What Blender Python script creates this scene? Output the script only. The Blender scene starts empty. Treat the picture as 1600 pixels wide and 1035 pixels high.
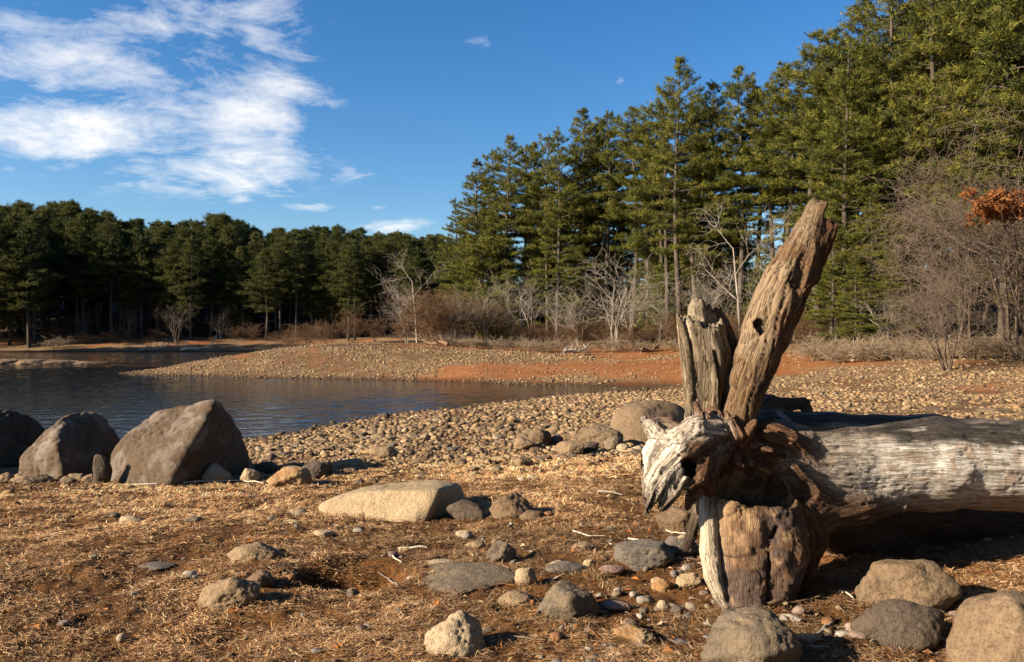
import bpy, bmesh, math, random
import numpy as np
from mathutils import Vector, Matrix

# ------------------------------------------------------------------ camera, sky, sun, exposure
S = bpy.context.scene
COL = S.collection
cam_d = bpy.data.cameras.new('camera')
cam_d.lens = 28.0; cam_d.sensor_width = 36.0
cam_d.clip_start = 0.05; cam_d.clip_end = 3000
cam = bpy.data.objects.new('camera', cam_d); COL.objects.link(cam)
cam.location = (0, 0, 0); cam.rotation_euler = (math.radians(90), 0, 0)
S.camera = cam
F = 1600 * 28.0 / 36.0                      # focal length in photo pixels

SUN_EL = 23.5
SUN_AZ = 21.5                               # degrees behind the camera, measured from straight left
sx = -math.cos(math.radians(SUN_AZ)) * math.cos(math.radians(SUN_EL))
sy = -math.sin(math.radians(SUN_AZ)) * math.cos(math.radians(SUN_EL))
sz = math.sin(math.radians(SUN_EL))
sun_d = bpy.data.lights.new('sun', 'SUN')
sun_d.energy = 5.0; sun_d.angle = math.radians(0.5); sun_d.color = (1.0, 0.84, 0.63)
sun = bpy.data.objects.new('sun', sun_d); COL.objects.link(sun)
sun.rotation_euler = Vector((sx, sy, sz)).to_track_quat('Z', 'Y').to_euler()

vs = S.view_settings
vs.view_transform = 'Standard'; vs.look = 'None'; vs.gamma = 1; vs.exposure = 1.46
S.cycles.max_bounces = 4; S.cycles.diffuse_bounces = 2; S.cycles.glossy_bounces = 2


def world():
    w = bpy.data.worlds.new('World'); S.world = w; w.use_nodes = True
    nt = w.node_tree; N = nt.nodes; L = nt.links
    for n in list(N): N.remove(n)
    out = N.new('ShaderNodeOutputWorld'); bg = N.new('ShaderNodeBackground')
    bg.inputs['Strength'].default_value = 0.061
    sky = N.new('ShaderNodeTexSky'); sky.sky_type = 'NISHITA'; sky.sun_disc = False
    sky.sun_elevation = math.radians(SUN_EL)
    sky.sun_rotation = math.atan2(sx, sy)
    sky.air_density = 1.0; sky.dust_density = 0.6; sky.ozone_density = 3.0
    tc = N.new('ShaderNodeTexCoord'); sp = N.new('ShaderNodeSeparateXYZ')
    L.new(tc.outputs['Generated'], sp.inputs[0])

    def M(op, a, b=None, c=None, clamp=False):
        n = N.new('ShaderNodeMath'); n.operation = op; n.use_clamp = clamp
        for i, v in enumerate((a, b, c)):
            if v is None: continue
            if isinstance(v, (int, float)): n.inputs[i].default_value = v
            else: L.new(v, n.inputs[i])
        return n.outputs[0]
    ys = M('MAXIMUM', sp.outputs['Y'], 0.02)
    X = M('DIVIDE', sp.outputs['X'], ys); Z = M('DIVIDE', sp.outputs['Z'], ys)
    # cloud banks by direction (x/y, z/y), each a soft patch
    blobs = [(60, 95, 110, 42, 1.0), (110, 205, 190, 34, 1.25), (0, 195, 120, 30, .5), (395, 215, 75, 70, 1.15), (445, 130, 55, 55, .8),
             (300, 265, 150, 34, .8), (390, 30, 90, 45, .62), (40, 30, 120, 36, .7), (180, 95, 90, 60, .5), (270, 30, 90, 50, .42),
             (85, 237, 70, 12, .55), (20, 268, 60, 14, .4), (490, 323, 52, 8, 1.05), (595, 326, 22, 7, .8), (615, 355, 52, 11, 1.1),
             (375, 311, 14, 6, .6), (560, 270, 60, 14, .28), (745, 68, 34, 12, .42), (968, 127, 14, 9, .36), (300, 150, 90, 45, .5), (400, 262, 60, 36, .6), (520, 160, 30, 10, .3)]
    acc = None
    for (px, py, wx, wy, a) in blobs:
        cx, cz = (px - 800) / F, (517.5 - py) / F
        dx = M('DIVIDE', M('SUBTRACT', X, cx), wx / F); dz = M('DIVIDE', M('SUBTRACT', Z, cz), wy / F)
        g = M('MULTIPLY', M('EXPONENT', M('MULTIPLY', M('ADD', M('MULTIPLY', dx, dx), M('MULTIPLY', dz, dz)), -1.0)), a)
        acc = g if acc is None else M('ADD', acc, g)
    cmb = N.new('ShaderNodeCombineXYZ')
    zz = M('ADD', M('MAXIMUM', sp.outputs['Z'], 0.0), 0.16)
    L.new(M('DIVIDE', sp.outputs['X'], zz), cmb.inputs[0]); L.new(M('DIVIDE', sp.outputs['Y'], zz), cmb.inputs[1])

    def noise(scale, detail, rough, dist, off):
        m = N.new('ShaderNodeMapping'); m.inputs['Location'].default_value = (off, off * .7, 0)
        m.inputs['Rotation'].default_value = (0, 0, 0.18)
        m.inputs['Scale'].default_value = (1.0, 1.0, 1)
        L.new(cmb.outputs[0], m.inputs[0])
        n = N.new('ShaderNodeTexNoise'); n.inputs['Scale'].default_value = scale; n.inputs['Detail'].default_value = detail
        n.inputs['Roughness'].default_value = rough; n.inputs['Distortion'].default_value = dist
        L.new(m.outputs[0], n.inputs['Vector']); return n.outputs['Fac']
    n1 = noise(2.6, 10, .66, .7, 3.1); n2 = noise(10, 8, .68, .5, 7.7)
    nn = M('ADD', M('MULTIPLY', n1, .66), M('MULTIPLY', n2, .34))
    d = M('ADD', M('MULTIPLY', M('MINIMUM', acc, 1.15), .62), M('MULTIPLY', M('SUBTRACT', nn, .5), 3.0))
    d = M('MULTIPLY', M('SUBTRACT', d, .19), 1.2, clamp=True)
    d = M('MULTIPLY', d, M('MULTIPLY', M('MINIMUM', acc, .35), 1 / .35))
    d = M('MULTIPLY', d, M('GREATER_THAN', sp.outputs['Y'], .05))
    d = M('MULTIPLY', d, .90, clamp=True)
    hs = N.new('ShaderNodeHueSaturation'); hs.inputs['Saturation'].default_value = 1.32; hs.inputs['Value'].default_value = 1.0
    hs.inputs['Hue'].default_value = 0.505
    L.new(sky.outputs[0], hs.inputs['Color'])
    mix = N.new('ShaderNodeMixRGB'); mix.inputs['Color2'].default_value = (6.9, 6.75, 6.6, 1)
    L.new(d, mix.inputs['Fac']); L.new(hs.outputs[0], mix.inputs['Color1'])
    L.new(mix.outputs[0], bg.inputs['Color']); L.new(bg.outputs[0], out.inputs['Surface'])


world()

# ------------------------------------------------------------------ numpy noise and mesh helpers
RNG = np.random.default_rng(11)
_T = np.random.default_rng(5).random(4096).astype(np.float32)


def vnoise(p):
    """value noise, p (N,3) -> (N,) in -1..1"""
    p = np.asarray(p, dtype=np.float64)
    i = np.floor(p).astype(np.int64); f = (p - i)
    f = f * f * f * (f * (f * 6 - 15) + 10)

    def h(dx, dy, dz):
        k = (i[:, 0] + dx) * 73856093 ^ (i[:, 1] + dy) * 19349663 ^ (i[:, 2] + dz) * 83492791
        k ^= (k >> 13); k = k * 1274126177; k ^= (k >> 16)
        return _T[k & 4095]
    fx, fy, fz = f[:, 0], f[:, 1], f[:, 2]
    a = h(0, 0, 0) * (1 - fx) + h(1, 0, 0) * fx; b = h(0, 1, 0) * (1 - fx) + h(1, 1, 0) * fx
    c = h(0, 0, 1) * (1 - fx) + h(1, 0, 1) * fx; d = h(0, 1, 1) * (1 - fx) + h(1, 1, 1) * fx
    return ((a * (1 - fy) + b * fy) * (1 - fz) + (c * (1 - fy) + d * fy) * fz) * 2 - 1


def fbm(p, octv=4, gain=.5):
    s = 0; a = 1; t = 0; p = np.asarray(p, dtype=np.float64)
    for o in range(octv):
        s = s + a * vnoise(p + o * 17.3); t += a; a *= gain; p = p * 2.03
    return s / t


def sstep(a, b, x):
    t = np.clip((x - a) / (b - a), 0, 1); return t * t * (3 - 2 * t)


def mesh_np(name, V, Fc, smooth=True, attrs=None, mats=None):
    """V (n,3); Fc (m,3|4) array; attrs {name: ('FLOAT'|'FLOAT_COLOR'|'FLOAT_VECTOR', array)}"""
    me = bpy.data.meshes.new(name)
    V = np.asarray(V, dtype=np.float32); Fc = np.asarray(Fc, dtype=np.int32)
    k = Fc.shape[1]; m = len(Fc)
    me.vertices.add(len(V)); me.vertices.foreach_set('co', V.ravel())
    me.loops.add(m * k); me.loops.foreach_set('vertex_index', Fc.ravel())
    me.polygons.add(m); me.polygons.foreach_set('loop_start', np.arange(m, dtype=np.int32) * k)
    me.polygons.foreach_set('loop_total', np.full(m, k, dtype=np.int32))
    me.polygons.foreach_set('use_smooth', np.full(m, smooth, dtype=bool))
    for an, (ty, arr) in (attrs or {}).items():
        a = me.attributes.new(an, ty, 'POINT')
        key = {'FLOAT': 'value', 'FLOAT_COLOR': 'color', 'FLOAT_VECTOR': 'vector'}[ty]
        a.data.foreach_set(key, np.asarray(arr, dtype=np.float32).ravel())
    for mt in (mats or []): me.materials.append(mt)
    me.update(calc_edges=True)
    return me


def link(name, data, parent=None, loc=None, rot=None, scale=None):
    o = bpy.data.objects.new(name, data); COL.objects.link(o)
    if parent: o.parent = parent
    if loc is not None: o.location = loc
    if rot is not None: o.rotation_euler = rot
    if scale is not None: o.scale = scale
    return o


def tag(o, label, cat, group=None):
    o['label'] = label; o['category'] = cat
    if group: o['group'] = group
    return o


def ico(level):
    bm = bmesh.new(); bmesh.ops.create_icosphere(bm, subdivisions=level, radius=1)
    V = np.array([v.co[:] for v in bm.verts]); Fc = np.array([[v.index for v in f.verts] for f in bm.faces]); bm.free()
    return V, Fc


ICO = {l: ico(l) for l in (1, 2, 3, 4, 5, 6)}

# ------------------------------------------------------------------ terrain height


def W(px, py, d):
    return ((px - 800) / F * d, d, -(py - 517.5) / F * d)


CP = [(-12, 2, -1.5), (-4, 2, -1.5), (0, 2, -1.5), (4, 2, -1.48), (12, 2, -1.4), (0, -8, -1.4), (-15, -8, -1.4), (15, -8, -1.3),
      (-3, 5, -1.53), (0, 5, -1.52), (3, 5, -1.48), (7, 5, -1.42), (-4, 7, -1.62), (0, 7, -1.6), (4, 7.5, -1.56), (9, 8, -1.48),
      (-6.2, 9.4, -1.80), (-3.5, 9.4, -1.78), (0, 9.5, -1.75), (4, 10, -1.70), (10, 11, -1.62), (-3.5, 13, -2.02), (0, 13, -1.93), (4, 14, -1.86),
      (-7, 13, -2.35), (-8.2, 15.5, -2.62), (-10, 10.8, -2.2), (-13, 11, -2.6), (-13, 7, -1.9),
      (-6.05, 18.35, -2.5), (-4.98, 20.7, -2.5), (-3.78, 23.5, -2.5), (-2.04, 25.4, -2.5), (0, 28.4, -2.5), (2.5, 31.3, -2.5), (5.5, 34, -2.5),
      (0, 22, -2.28), (4, 24, -2.12), (6, 29, -2.2), (-3, 18, -2.25),
      (-23.3, 48.2, -2.5), (-17.7, 44.1, -2.5), (-11.7, 41.7, -2.5), (-6.5, 40.65, -2.5), (-3.1, 39.1, -2.5), (0, 37.4, -2.5), (2.9, 36.4, -2.49),
      (-10, 25, -3.3), (-20, 30, -3.4), (-6.5, 31, -3.2), (-30, 20, -3.4), (-3.5, 33.5, -2.95), (0.8, 33.2, -2.75), (-35, 50, -3.3),
      (-26, 62, -3.0), (-50, 45, -3.3), (-50, 76, -3.2), (-62, 84, -2.0), (-80, 82, -1.5), (-100, 80, -1.2), (-85, 66, -2.6), (-11, 36, -3.0), (-40, 78, -3.2), (-22, 85, -2.9),
      (-11.3, 50, -0.92), (-6.7, 52, -0.95), (-14.8, 51, -1.12), (-18.5, 49, -1.7), (-16.5, 56, -2.0), (-21, 52.5, -2.6),
      (-12.5, 62, -1.0), (-7, 60, -0.9), (-18, 66, -1.6), (-21.5, 75, -2.6),
      (-30, 97, -2.5), (-45, 96, -2.5), (-65, 95, -2.5), (-20, 98, -2.2), (-30, 107, -1.0), (-50, 106, -1.0), (-75, 105, -1.0), (-40, 122, 1.0), (-80, 120, 1.0), (-15, 125, .8), (-40, 150, 8), (-90, 150, 8), (-10, 150, 6), (-130, 150, 7),
      (-38.5, 62.3, -2.2), (-34, 62, -2.38), (-50, 62, -2.0), (-40, 57.5, -2.9), (-40, 68, -2.9), (-29.5, 61.6, -2.7),
      (-2.6, 41.5, -2.0), (1.7, 43, -1.88), (6.8, 42, -1.94), (8, 50, -1.5), (0, 55, -1.32), (10.5, 37.5, -2.0), (8, 35.6, -2.38), (-4, 46, -1.5),
      (-6, 70, -.75), (0, 72, -.6), (6, 65, -.6), (14, 56, -.65), (20, 47, -.75), (26, 40, -.8), (32, 34, -.7),
      (11.2, 27.9, -1.85), (14.6, 26, -1.72), (18.3, 38, -1.3), (21.6, 34, -1.16), (16.9, 42, -1.43), (11.1, 17.5, -1.72), (6.5, 18, -1.78), (20, 25, -1.45),
      (60, 20, -.5), (60, 60, 3), (8, 88, 3.2), (24, 78, 3.2), (40, 66, 3), (40, 100, 5), (0, 120, 5), (0, 200, 9), (-100, 200, 11), (100, 200, 8), (200, 0, 0), (30, 15, -1.0),
      (-60, 20, -3.2), (-60, 5, -2.9), (-40, 0, -2.3), (-40, -30, -1.5), (0, -60, -1), (60, -60, -1), (-200, 0, -2.0), (-120, 60, -2.9), (-140, 110, 0),
      (0, 500, 6), (-400, 400, 6), (400, 400, 6), (500, -400, 0), (-500, -400, 0)]
CP = np.array(CP, dtype=np.float64)


def _phi(r2):
    return r2 * .5 * np.log(r2 + 1e-6) / 100.0


def _fit():
    P = CP[:, :2]; n = len(P)
    r2 = ((P[:, None] - P[None]) ** 2).sum(-1)
    A = np.zeros((n + 3, n + 3)); A[:n, :n] = _phi(r2) + np.eye(n) * 1e-3
    Q = np.c_[np.ones(n), P]; A[:n, n:] = Q; A[n:, :n] = Q.T
    return np.linalg.solve(A, np.r_[CP[:, 2], 0, 0, 0])


_C = _fit()


def zbase(x, y):
    x = np.atleast_1d(np.asarray(x, float)); y = np.atleast_1d(np.asarray(y, float)); out = np.empty(len(x))
    for s in range(0, len(x), 20000):
        X = x[s:s + 20000]; Y = y[s:s + 20000]
        r2 = (X[:, None] - CP[None, :, 0]) ** 2 + (Y[:, None] - CP[None, :, 1]) ** 2
        out[s:s + 20000] = _phi(r2) @ _C[:-3] + _C[-3] + _C[-2] * X + _C[-1] * Y
    return out


def grass_mask(x, y):
    b = 11.6 + .22 * (x + 1) + 1.1 * vnoise(np.c_[x * .45, y * .45, x * 0]) + .5 * vnoise(np.c_[x * 1.3, y * 1.3, x * 0])
    b = np.where(x < -4, np.minimum(b, 10.6), b)
    return 1 - sstep(-.7, .7, y - b)


def ground_z(x, y):
    x = np.atleast_1d(np.asarray(x, float)); y = np.atleast_1d(np.asarray(y, float))
    z = zbase(x, y); r = np.hypot(x, y); o = np.zeros_like(x)
    g = grass_mask(x, y)
    near = 1 - sstep(10, 22, r)
    z = z + (.045 * fbm(np.c_[x * 1.1, y * 1.1, o], 3) + .022 * fbm(np.c_[x * 5, y * 6, o + 3], 3) * g) * (near * .8 + .2)
    z = z + .014 * vnoise(np.c_[x * 16, y * 16, o + 9]) * near * g
    z = z + .05 * fbm(np.c_[x * .5, y * .5, o + 5], 3) * sstep(14, 40, r)
    # scoured hollow in the turf, steep on its sunward side
    u = (x + 1.02) / .40; v = (y - 5.0) / .26
    rr = np.sqrt(np.maximum(u * u + v * v, 0)) + .25 * vnoise(np.c_[x * 6, y * 6, o])
    z = z - .17 * (1 - sstep(.55, 1.1, rr)) * (1 - sstep(-.2, 1.3, u * .8)) - .03 * (1 - sstep(.5, 1.5, rr))
    z = z + .06 * np.exp(-(((x + 1.62) / .28) ** 2 + ((y - 5.05) / .45) ** 2))
    # shallow drag marks left foreground
    z = z - .05 * np.exp(-(((x + 2.35 - .35 * (y - 4.6)) / .07) ** 2 + ((y - 4.75) / .32) ** 2))
    return z


def hit(px, py, dmax=120):
    """where the sight line through a photo pixel meets the ground"""
    d = np.geomspace(2.0, dmax, 900)
    x = (px - 800) / F * d; zr = -(py - 517.5) / F * d
    zg = ground_z(x, d); below = zr < zg
    k = int(np.argmax(below)) if below.any() else len(d) - 1
    return float(x[k]), float(d[k]), float(zg[k])


def gz(x, y): return float(ground_z([x], [y])[0])


# ------------------------------------------------------------------ materials
class NT:
    def __init__(s, name):
        s.m = bpy.data.materials.new(name); s.m.use_nodes = True
        s.t = s.m.node_tree; s.N = s.t.nodes; s.L = s.t.links
        s.b = s.N['Principled BSDF']; s.b.inputs['Roughness'].default_value = .9
        s.b.inputs['Specular IOR Level'].default_value = .25

    def set(s, n, i, v):
        if hasattr(v, 'is_output'): s.L.new(v, n.inputs[i])
        else: n.inputs[i].default_value = (*v, 1) if isinstance(v, tuple) and len(v) == 3 and n.inputs[i].type == 'RGBA' else v

    def coord(s, kind='Object'): return s.N.new('ShaderNodeTexCoord').outputs[kind]

    def attr(s, name, out='Fac'):
        n = s.N.new('ShaderNodeAttribute'); n.attribute_name = name; return n.outputs[out]

    def map(s, v, scale=(1, 1, 1), loc=(0, 0, 0)):
        n = s.N.new('ShaderNodeMapping'); s.L.new(v, n.inputs[0]); n.inputs['Scale'].default_value = scale; n.inputs['Location'].default_value = loc
        return n.outputs[0]

    def noise(s, v, scale, detail=5, rough=.6, dist=0, out='Fac'):
        n = s.N.new('ShaderNodeTexNoise'); s.L.new(v, n.inputs['Vector'])
        n.inputs['Scale'].default_value = scale; n.inputs['Detail'].default_value = detail; n.inputs['Roughness'].default_value = rough; n.inputs['Distortion'].default_value = dist
        return n.outputs[out]

    def voro(s, v, scale, out='Distance', feature='F1'):
        n = s.N.new('ShaderNodeTexVoronoi'); n.feature = feature; s.L.new(v, n.inputs['Vector']); n.inputs['Scale'].default_value = scale
        return n.outputs[out]

    def ramp(s, f, stops):
        n = s.N.new('ShaderNodeValToRGB'); s.L.new(f, n.inputs[0]); e = n.color_ramp.elements
        while len(e) < len(stops): e.new(.5)
        for i, (p, c) in enumerate(stops):
            e[i].position = p; e[i].color = (*c, 1) if isinstance(c, tuple) else (c, c, c, 1)
        return n.outputs[0]

    def mix(s, f, a, b, mode='MIX'):
        n = s.N.new('ShaderNodeMixRGB'); n.blend_type = mode
        s.set(n, 0, f); s.set(n, 1, a); s.set(n, 2, b); return n.outputs[0]

    def math(s, op, a, b=0.0, clamp=False):
        n = s.N.new('ShaderNodeMath'); n.operation = op; n.use_clamp = clamp; s.set(n, 0, a); s.set(n, 1, b); return n.outputs[0]

    def bump(s, h, strength=.5, dist=.02, normal=None):
        n = s.N.new('ShaderNodeBump'); n.inputs['Strength'].default_value = strength; n.inputs['Distance'].default_value = dist
        s.L.new(h, n.inputs['Height'])
        if normal is not None: s.L.new(normal, n.inputs['Normal'])
        return n.outputs[0]

    def done(s, col, normal=None, rough=None, spec=None):
        s.set(s.b, 'Base Color', col)
        if normal is not None: s.L.new(normal, s.b.inputs['Normal'])
        if rough is not None: s.set(s.b, 'Roughness', rough)
        if spec is not None: s.set(s.b, 'Specular IOR Level', spec)
        return s.m


def rock_mat(name, c1, c2, c3, scale=6.0, patch=None, stain=None):
    s = NT(name); v = s.coord('Object')
    inf = s.N.new('ShaderNodeObjectInfo').outputs['Random']
    off = s.N.new('ShaderNodeVectorMath'); off.operation = 'ADD'; s.L.new(v, off.inputs[0])
    cb = s.N.new('ShaderNodeCombineXYZ'); s.L.new(s.math('MULTIPLY', inf, 31.0), cb.inputs[0]); s.L.new(s.math('MULTIPLY', inf, 17.0), cb.inputs[1]); s.L.new(cb.outputs[0], off.inputs[1]); v = off.outputs[0]
    c1, c2, c3 = [tuple(q * f for q, f in zip(c, (.54, .51, .48))) for c in (c1, c2, c3)]
    a = s.noise(v, scale * .45, 6, .62, .6); b = s.noise(v, scale * 9, 4, .7); c = s.voro(v, scale * 22)
    col = s.ramp(a, [(.28, c3), (.48, c1), (.72, c2)])
    col = s.mix(s.ramp(b, [(.3, 0.0), (.75, .55)]), col, tuple(x * 1.5 for x in c2))
    col = s.mix(s.ramp(b, [(.28, .5), (.45, 0.0)]), col, tuple(x * .35 for x in c3))
    sp = s.noise(v, scale * 27, 2, .6); col = s.mix(s.ramp(sp, [(.36, .5), (.46, 0.0)]), col, tuple(x * .4 for x in c1)); col = s.mix(s.ramp(sp, [(.58, 0.0), (.70, .45)]), col, tuple(x * 1.5 for x in c2))
    if patch:
        col = s.mix(s.ramp(s.noise(v, scale * .9, 5, .65, .8), [(.50, 0.0), (.72, .6)]), col, patch)
    if stain:   # waterline stain low on the stone (a mark of its own, fixed to the stone)
        g = s.N.new('ShaderNodeSeparateXYZ'); s.L.new(s.coord('Generated'), g.inputs[0])
        h = s.math('ADD', g.outputs[2], s.math('MULTIPLY', s.noise(v, scale, 4), .3))
        col = s.mix(s.ramp(h, [(.40, .8), (.56, 0.0)]), col, stain)
    h = s.math('ADD', s.math('MULTIPLY', s.noise(v, scale * 2.2, 8, .7), 1.0), s.math('MULTIPLY', c, .12))
    return s.done(col, s.bump(h, .8, .035), .88)


ROCK = {
    'tan': rock_mat('rock_tan', (.32, .228, .135), (.43, .325, .205), (.18, .125, .07)),
    'sand': rock_mat('rock_sand', (.46, .35, .21), (.60, .48, .31), (.28, .19, .10), 5, None, (.13, .08, .055)),
    'grey': rock_mat('rock_grey', (.18, .145, .105), (.26, .21, .155), (.105, .085, .063), 6, (.24, .17, .09)),
    'dark': rock_mat('rock_dark', (.11, .088, .07), (.17, .13, .095), (.055, .045, .038)),
    'brown': rock_mat('rock_brown', (.20, .135, .085), (.30, .21, .13), (.11, .07, .045)),
    'cream': rock_mat('rock_cream', (.50, .40, .26), (.64, .53, .38), (.33, .25, .15)),
    'orange': rock_mat('rock_orange', (.42, .22, .09), (.52, .34, .17), (.20, .10, .05), 9, (.58, .47, .30)),
    'slate': rock_mat('rock_slate', (.165, .142, .118), (.24, .21, .178), (.10, .088, .075)),
    'pink': rock_mat('rock_pink', (.34, .22, .18), (.48, .36, .31), (.2, .12, .1)),
    'boulder': rock_mat('rock_boulder', (.12, .082, .05), (.17, .122, .08), (.05, .035, .022), 3.2, (.24, .21, .18)),
    'boulder_shaded': rock_mat('rock_boulder_shaded', (.085, .06, .04), (.13, .095, .062), (.04, .03, .02), 3.),  # darker copy of the boulder colours, with shade put in
    'smooth': rock_mat('rock_smooth', (.225, .16, .098), (.29, .215, .138), (.15, .105, .064), 2.5),
}

# ------------------------------------------------------------------ stones


def rock_from_planes(n, h, level, p, amp, seed, scale_noise):
    """star-shaped stone from face planes n.x = h, edges rounded by the exponent p"""
    D, Fc = ICO[level]
    g = np.clip((D @ n.T) / h[None], 1e-6, None)
    g = (g ** p).sum(1) ** (1 / p)
    V = D / g[:, None]
    size = np.abs(V).max()
    q = V / size * scale_noise + seed * 3.71
    dn = fbm(q, 6 if level > 4 else 4, .58) * amp * size
    rid = (1 - np.abs(fbm(q * 2.1 + 40, 3))) ** 6 * amp * .5 * size
    V = V + D * (dn - 1.7 * rid)[:, None]
    return V, Fc


def hull_planes(P):
    bm = bmesh.new()
    for q in P: bm.verts.new(q)
    bmesh.ops.convex_hull(bm, input=bm.verts[:])
    bmesh.ops.dissolve_limit(bm, angle_limit=.06, verts=bm.verts[:], edges=bm.edges[:])
    bm.normal_update()
    n = []; h = []
    for f in bm.faces:
        nn = np.array(f.normal[:]); c = np.array(f.calc_center_median()[:])
        hh = nn @ c
        if hh < 0: nn = -nn; hh = -hh
        n.append(nn); h.append(max(hh, 1e-3))
    bm.free()
    return np.array(n), np.array(h)


def gen_rock(seed, level=3, p=14, amp=.06, faces=15):
    r = np.random.default_rng(seed)
    n = r.normal(size=(faces, 3)); n /= np.linalg.norm(n, axis=1)[:, None]
    for _ in range(6):      # spread the faces a little
        d = n[:, None] - n[None]; q = (d ** 2).sum(-1) + .05; n = n + .04 * (d / q[..., None] ** 1.5).sum(1); n /= np.linalg.norm(n, axis=1)[:, None]
    h = r.uniform(.66, 1.05, len(n))
    V, Fc = rock_from_planes(n, h, level, p, amp, seed, 2.2)
    lo, hi = V.min(0), V.max(0)
    V = (V - (lo + hi) / 2) / (hi - lo) * 2       # fits the box -1..1
    return V, Fc


STONES = []      # footprints (x, y, radius) kept clear of turf


def stone(px, py, w, h, mat, label, seed, depth=.8, yaw=None, tilt=0., sink=.33, level=5, p=11, amp=.075, name='stone', cat='stone', group=None, lean=0.):
    """a stone whose visible foot is at photo pixel (px, py), w x h pixels large"""
    x, y, z = hit(px, py)
    k = y / F; ww = w * k / 2; hh = h * k; dd = ww * depth
    hh = max(.42 * hh, hh - 1.15 * dd * (-z / y))       # part of what shows is the top, seen from above
    if w < 45 and sink == .33: sink = .2
    hh_t = hh / (1 - sink)
    V, Fc = gen_rock(seed, level, p, amp)
    V = V * np.array([ww, dd, hh_t / 2])
    V[:, 0] += V[:, 2] * lean
    c, s_ = math.cos(tilt), math.sin(tilt)
    V = np.c_[V[:, 0] * c - V[:, 2] * s_, V[:, 1], V[:, 0] * s_ + V[:, 2] * c]
    me = mesh_np(name, V, Fc, True, None, [ROCK[mat]])
    yy = y + dd * .75
    o = link(name, me, None, (x * yy / y, yy, min(z, gz(x, yy)) - sink * hh_t + hh_t / 2), (0, 0, yaw or 0))
    tag(o, label, cat, group)
    STONES.append((o.location.x, yy, max(ww, dd) * .8))
    return o


def boulder(px, py, pts, mat, label, p=22, amp=.03, level=6, name='boulder', sink=.25, d=None, cat='boulder', group=None):
    """pts: (photo x, photo y, metres behind the foot)"""
    x, y, z = hit(px, py)
    if d: y = d
    P = np.array([W(a, b, y + c) for a, b, c in pts])
    c0 = P.mean(0)
    low = P[:, 2].min()
    P[:, 2] = np.where(P[:, 2] < low + .12, P[:, 2] - sink, P[:, 2])
    n, h = hull_planes([Vector(q - c0) for q in P])
    V, Fc = rock_from_planes(n, h, level, p, amp, len(label) * 1.3, 2.4)
    o = link(name, mesh_np(name, V, Fc, True, None, [ROCK[mat]]), None, c0)
    tag(o, label, cat, group)
    STONES.append((c0[0], c0[1], np.abs(V[:, :2]).max() * .75))
    return o


G1 = None
boulder(280, 757, [(338, 622, .60), (248, 640, .85), (303, 690, -.02), (352, 640, 1.0), (262, 762, -.28), (182, 765, .1), (163, 752, .35), (165, 722, .5), (178, 694, .55),
                   (228, 710, .02), (212, 664, .75), (398, 735, 1.15), (394, 762, 1.1), (378, 665, 1.3), (205, 690, 1.5), (345, 640, 1.5), (394, 745, 1.8), (200, 765, 1.5)],
        'boulder', 'largest grey brown boulder with a flat sunlit top and dark right face beside the water', 28, .034)
boulder(100, 748, [(96, 646, .55), (128, 640, .9), (166, 653, 1.2), (193, 684, 1.4), (186, 722, 1.3), (168, 752, 1.2), (88, 698, -.05), (104, 756, -.2), (26, 740, .2), (26, 716, .35), (58, 684, .45),
                   (40, 754, .1), (140, 650, 1.6), (60, 690, 1.4), (188, 745, 1.6), (40, 748, 1.3), (76, 668, .3)],
        'boulder', 'tan boulder with a lit left flank and dark hollow, next to the largest boulder', 26, .05, 6, 'boulder', .5)
boulder(10, 744, [(-60, 650, .3), (0, 636, .7), (40, 642, 1.0), (73, 664, 1.3), (82, 735, 1.3), (70, 750, 1.2), (-35, 690, -.15), (-25, 754, -.25), (-110, 750, .2), (-115, 690, .4), (-60, 660, 1.3), (60, 670, 1.6), (70, 745, 1.7), (-80, 745, 1.3)],
        'boulder_shaded', 'dark boulder cut off by the left edge of the view', 26, .05, 6, 'boulder', .8)
boulder(610, 818, [(493, 795, .35), (497, 784, .45), (520, 775, .5), (580, 757, .75), (640, 752, .95), (684, 749, 1.0), (722, 756, 1.15), (735, 778, 1.05), (730, 796, .9), (690, 764, .12), (655, 822, -.02), (600, 824, -.05), (530, 818, .1),
                   (560, 768, .35), (650, 765, .3), (500, 800, .8), (700, 775, 1.3), (560, 775, 1.1), (735, 790, 1.0)],
        'sand', 'long flat sandy slab with a bright face lying alone on the turf', 30, .02, 6, 'stone', .1, None, 'stone')
boulder(1010, 692, [(946, 672, .5), (950, 650, .6), (970, 630, .8), (1010, 621, .9), (1050, 623, .9), (1076, 636, .9), (1080, 690, .6), (985, 692, .0), (1060, 695, .0), (960, 690, .2), (1000, 640, .3), (1080, 650, 1.6), (960, 650, 1.5), (1010, 640, 1.7)],
        'smooth', 'big smooth rounded tan boulder behind the broken root', 10, .02, 5)

st = stone
st(938, 699, 72, 38, 'smooth', 'tan rounded rock leaning on the smooth boulder behind the root', 3)
st(843, 697, 38, 29, 'brown', 'brown rock with a black right side on the cobble edge', 4, .9, p=20)
st(891, 714, 44, 27, 'tan', 'grey tan rock right of the brown black-sided rock', 5)
st(820, 704, 34, 22, 'tan', 'pale rock just in front of the brown black-sided rock', 6)
st(868, 694, 26, 16, 'slate', 'small grey rock behind the pale tan rock', 61)
st(921, 708, 30, 18, 'dark', 'small dark rock at the foot of the smooth boulders', 7)
st(975, 706, 24, 14, 'cream', 'small cream pebble before the smooth boulder', 8)
st(994, 709, 30, 13, 'cream', 'flat cream pebble beside the white root', 9)
st(958, 704, 30, 24, 'grey', 'grey wedge rock against the smooth boulder', 62)
st(601, 715, 54, 21, 'tan', 'humped tan rock at the edge of the cobbles', 10)
st(818, 731, 33, 18, 'tan', 'angular tan stone alone on the turf, two paces from the root', 11)
st(722, 729, 18, 12, 'grey', 'small upright grey stone on the open turf', 12)
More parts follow.
